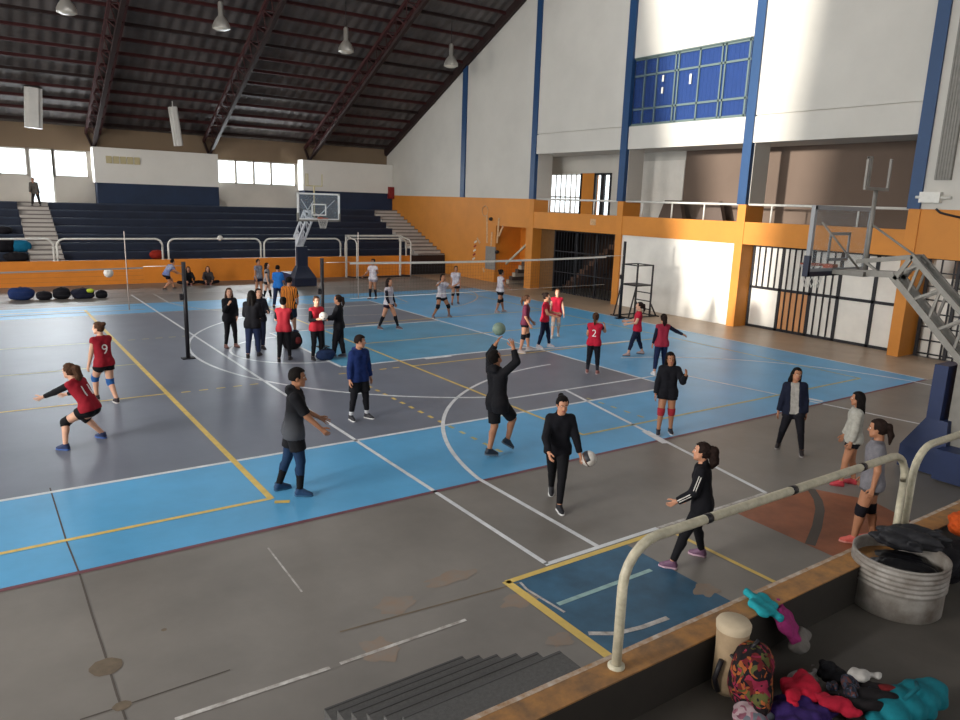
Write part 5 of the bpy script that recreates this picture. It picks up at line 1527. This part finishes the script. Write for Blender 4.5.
# the red team on the blue court
RED = mat('jersey_red', '#b01c34', .8, spec=.2, noise=.12, scale=18)
mr = dict(res=.018)
person('girl in dark maroon top and black knee pads, left of the three in red', ((12.123, 15.384), (12.584, 15.616)), -43.6, 1.55, ('jersey', mat('jersey_wine', '#5c1a34', .8), .9, .01, .04), [('shorts', '#14141a', .3, .014)], ('pony', 'brown'), ('#b9a9a4', '#c9c4c0'), arms=((6, 8, 40, 4), (4, 8, 30, 0)), pads=('#16161c',), tone='mid', **mr)
person('girl in red top and navy leggings, middle of the three in red', ((13.026, 15.718), (13.413, 15.695)), -50.0, 1.55, ('jersey', RED, .5, .012, .04), [('leggings', '#161c34', 1.93, .008)], ('bun', 'dark'), ('#c9c2c6', '#d0d0d0'), arms=((24, 8, 84, -6), (20, 8, 76, -8)), tone='mid', yaws=(14, -14), **mr)
person('girl in red top facing us, right of the three in red', ((14.425, 16.762), (14.825, 16.948)), -126.9, 1.47, ('jersey', RED, .35, .012, .05, '#5c1a34'), [('shorts', '#7a2a34', .3, .014)], ('bun', 'light'), ('#b9b4b0', '#c9c4c0'), arms=((10, 14, 22, 8), (8, 12, 20, 10)), pads=('#b0a8a4',), tone='fair', **mr)
person('player seen from behind in red jersey 2 with black trousers', ((12.139, 12.733), (12.289, 12.540)), 38.2, 1.48, ('jersey', RED, .5, .012, .05, '#2a1a34'), [('leggings', '#15161e', 1.6, .01)], ('pony', 'brown'), ('#8a5a56', '#b0a0a0'), arms=((20, 10, 60, 0), (50, 20, 120, -10)), socks=('#2a2a32', .4), tone='mid', number=('2', 0), **mr)
person('girl in red shirt with navy leggings in front of the umpire stand', ((14.600, 13.751), (15.171, 13.771)), 139.0, 1.5, ('jersey', RED, .5, .012, .05), [('leggings', '#171d33', 1.75, .008)], ('pony', 'dark'), ('#a08a86', '#3a3236'), arms=((20, 10, 78, 4), (26, 8, 82, 0)), lean=(-4, 0, 0), tone='fair', yaws=(14, -14), pelvis=.5, **mr)
person('girl in red vest over navy sleeves with one arm flung out', ((13.499, 11.812), (13.985, 11.925)), 66.2, 1.47, ('jersey', mat('vest_red', '#962038', .8), 1.95, .014, .06, '#1a1c2e'), [('leggings', '#1a2444', 1.8, .01)], ('curly', 'dark'), ('#c9c4c4', '#d0d0d0'), arms=((4, 10, 14, 6), (0, 62, 0, 66)), head=(-10, 2, 0), tone='mid', **mr)

# the white team beyond the net
WJ = mat('jersey_white', '#d2cfd2', .8, spec=.2, noise=.3, scale=9, color2='#a2949e')
fr = dict(res=.022)
person('girl in white jersey and black knee pads near the orange stairs', ((15.820, 21.612), (16.216, 21.714)), -6.6, 1.58, ('jersey', WJ, .4, .01, .03, '#7a3a46'), [('shorts', '#15141a', .4, .014)], ('bun', 'black'), ('#9a8a88', '#b0a8a8'), arms=((30, 10, 70, 0), (20, 8, 60, 0)), pads=('#121216',), tone='tan', **fr)
person('girl in white jersey lunging with one arm raised to her head', ((13.051, 21.518), (13.689, 21.489)), -92.1, 1.6, ('jersey', WJ, .5, .01, .03), [('shorts', '#15141a', .36, .014)], ('pony', 'black'), ('#6a5a5c', '#8a8080'), arms=((60, 30, 130, 30), (80, 40, 130, -10)), pads=('#121216',), tone='tan', pelvis=.47, lean=(6, 0, 0), **fr)
person('girl in white jersey standing just behind the lunging girl', ((15.418, 24.005), (15.797, 24.157)), -113.1, 1.5, ('jersey', WJ, .5, .01, .03), [('shorts', '#15141a', .36, .014)], ('bun', 'black'), ('#4a4044', '#8a8080'), pads=('#121216',), tone='tan', **fr)
person('girl in black and white jersey with long black socks by the right net', ((10.350, 20.304), (10.892, 20.064)), -58.0, 1.58, ('jersey', WJ, 1.9, .012, .03, '#1c1a24'), [('shorts', '#2a1a2a', .34, .014)], ('long', 'dark'), ('#5a4a4e', '#9a9494'), arms=((6, 12, 16, 8), (10, 10, 30, 6)), socks=('#131319', .05), tone='mid', **fr)
person('girl in white jersey with black socks in front of the small goal', ((13.205, 26.711), (13.432, 26.626)), 213.3, 1.6, ('jersey', WJ, .5, .012, .04), [('shorts', '#8a7e82', .32, .014)], ('bun', 'black'), ('#5a4a4e', '#8a8484'), arms=((30, 30, 110, 20), (20, 20, 60, 10)), socks=('#131319', .05), tone='tan', **fr)
# the standing group at the net post
person('long haired person in black coat, left of the dark clad pair', ((5.365, 19.342), (5.633, 19.364)), -76.3, 1.57, ('jacket', '#15161c', 1.97, .022, .08), LEG, ('long', 'brown'), ('#6a4640', '#3a2e2c'), arms=((4, 8, 40, -16), (20, 10, 140, -6)), head=(-20, 0, 0), tone='fair', **fr)
person('person in black jacket and blue jeans seen from behind', ((5.490, 17.891), (5.804, 18.005)), 58.2, 1.66, ('jacket', '#15151a', 1.97, .022, .08), [('jeans', '#26304e', 1.93, .018)], ('long', 'black'), ('#1c1a20', '#3a3638'), arms=((14, 10, 70, -14), (14, 10, 70, -14)), tone='mid', **fr)
person('person in dark jacket standing hidden behind the one in jeans', ((5.997, 18.750), (6.176, 18.811)), -88.3, 1.6, ('jacket', '#1a1a22', 1.97, .02, .06), [('jeans', '#1c2238', 1.93, .014)], ('long', 'dark'), ('#1c1a20', '#3a3638'), arms=((20, 10, 90, -14), (14, 10, 70, -14)), tone='fair', **fr)
person('girl in red shirt and black leggings seen from behind, arms folded', ((6.008, 17.124), (6.324, 17.225)), 59.9, 1.57, ('jersey', mat('jersey_red_worn', '#a01a2a', .8), .9, .012, .05, '#15151a'), LEG, ('bun', 'black'), ('#1c1a20', '#3a3638'), arms=((20, 12, 120, -8), (16, 12, 110, -12)), tone='fair', **fr)
person('man in orange and black striped football shirt by the net post', ((7.395, 20.505), (7.770, 20.696)), 39.4, 1.66, ('tee', stripes('striped_shirt', '#d07a28', '#241a18', 6.5), .9, .026, .06), [('shorts', '#1c2638', .9, .02)], ('short', 'black'), ('#1c2a4a', '#8a8a8a'), arms=((10, 14, 60, -20), (10, 14, 50, -20)), tone='mid', build=1.12, **fr)
Jh = person('girl in red vest over black sleeves hugging a white ball', ((6.826, 16.979), (7.047, 17.002)), -82.5, 1.58, ('jersey', mat('vest_red2', '#b01a2c', .8), 1.9, .014, .06, '#141418'), LEG, ('bun', 'brown'), ('#1c1a20', '#4a4648'), arms=((14, 14, 96, -20), (16, 14, 104, -22)), head=(-10, 4, 0), tone='fair', **fr)
person('girl in black tracksuit with yellow stripe at the right of the group', ((7.432, 17.082), (7.658, 16.972)), 141.9, 1.58, ('jacket', '#131318', 1.97, .016, .06), [('trousers', '#131318', 1.96, .02)], ('pony', 'dark'), ('#5a5c66', '#8a8a90'), arms=((24, 10, 84, 0), (22, 10, 80, -6)), tone='mid',
       extra=lambda J: piece(J, 'yellow_stripe', J['chest'] + np.array([.105, .05, -.06]), J['nb'] + np.array([.075, .035, -.04]), .012, .012, '#b59a4a'), **fr)
person('child in blue shirt in front of the navy padded base', ((8.897, 25.738), (9.362, 26.098)), 50.4, 1.5, ('tee', '#2468b4', .9, .02, .06), [('trousers', '#1a2440', 1.9, .016)], ('short', 'black'), ('#20222c', '#8a8a8a'), arms=((14, 10, 50, 0), (14, 10, 50, 0)), tone='mid', **fr)
person('girl in black and white kit with black socks beside the blue shirted child', ((9.345, 28.159), (9.592, 28.067)), -28.8, 1.4, ('jersey', mat('jersey_bw', '#a9a5a6', .8, noise=.5, scale=6, color2='#1c1a20'), .5, .012, .04, '#1a1a20'), SHO, ('long', 'dark'), ('#b9b4b4', '#c9c9c9'), socks=('#141418', .1), tone='fair', **fr)
person('child in navy and white kit next to the far railing post', ((9.343, 29.120), (9.560, 29.041)), -68.2, 1.45, ('jersey', mat('jersey_navy', '#20263e', .8, noise=.5, scale=5, color2='#9a9aa2'), .5, .012, .04), [('shorts', '#1a2038', .45, .016)], ('short', 'black'), ('#2a2a32', '#8a8a8a'), tone='tan', **fr)
person('boy in white and blue shirt bending forward by the orange wall', ((6.512, 32.187), (6.950, 32.397)), 18.0, 1.45, ('jersey', mat('shirt_blue_white', '#2a4a9a', .8, noise=.4, scale=3, color2='#b5b9c4'), .6, .014, .04), [('shorts', '#15161e', .5, .02)], ('short', 'black'), ('#4a3a36', '#8a8484'), arms=((30, 6, 60, 0), (30, 6, 60, 0)), lean=(38, 0, 0), pelvis=.44, poff=(-.08, 0), tone='mid', **fr)
# two seated on the floor against the wall, one at the top of the stairs
def seated(c, az, top, hair, label):
    a = R(az); fx, fy = math.cos(a), math.sin(a)
    F = lambda d, s: (c[0] + fx * d - fy * s, c[1] + fy * d + fx * s)
    return person(label, (F(.26, .09), F(.26, -.09)), az, 1.5, top, [('trousers', '#15151c', 1.9, .012)], hair, ('#8a5a56', '#b0a0a0'), pelvis=.075, poff=(-.14, 0), lean=(14, 0, 0), arms=((40, 14, 60, -12), (40, 14, 60, -12)), knee=(34, 34), tone='mid', res=.022)
seated((7.806, 33.635), -93.4, ('jacket', '#17191f', 1.97, .016, .04), ('long_s', 'black'), 'child in black and white top sitting against the orange wall, left one')
seated((8.639, 33.562), -100.4, ('jacket', '#3a3434', 1.97, .02, .04), ('long_s', 'dark'), 'child in grey brown top sitting against the orange wall, right one')
person('person in grey coat standing near the top of the aisle stairs', ((2.66, 40.4), (2.98, 40.36)), 250, 1.3, ('jacket', '#5a5650', 1.97, .03, .1), [('trousers', '#2a2624', 1.95, .02)], ('short', 'dark'), ('#2a2624', '#2a2624'), base=3.13, lean=(28, 0, 0), tone='mid', res=.022)

# ------------------------------------------------------------------ the balls, now that hands are placed
def pat_band(i, k): return 1 if (i in (6, 7, 8) and k % 24 < 14) or (i > 11 and k % 8 < 3) else (2 if i in (9,) else 0)
w0 = Jb['wri'][0] + Jb['hfr'][0] @ np.array([.1, 0, 0]); wb_ = to_world(Jb, w0)
ball((6.564, 6.750, 0.690), .107, [M_ballw, M_balld, M_ballb], 'white black and brown ball beside the hand of the girl in black', pat_band)
ball((6.916, 9.350, 2.005), .107, [M_ballg, M_ballg, M_ballg], 'greenish ball in the air above the raised hands', lambda i, k: 0)
ball((2.637, 18.900, 2.096), .105, [M_ballw, M_ballw, M_ballw], 'white ball flying before the far orange wall', lambda i, k: 0)
ball((9.312, 33.800, 2.030), .12, [M_ballw, M_ballw, M_ballw], 'small pale ball in the air at the far railing', lambda i, k: 0)
hb = to_world(Jh, (Jh['wri'][0] + Jh['wri'][1]) / 2 + np.array([.06, 0, .09]))
ball(hb, .105, [M_ballw, M_balld, M_ballb], 'white ball hugged by the girl in the red vest', lambda i, k: 1 if (i * 3 + k) % 17 == 0 else 0)
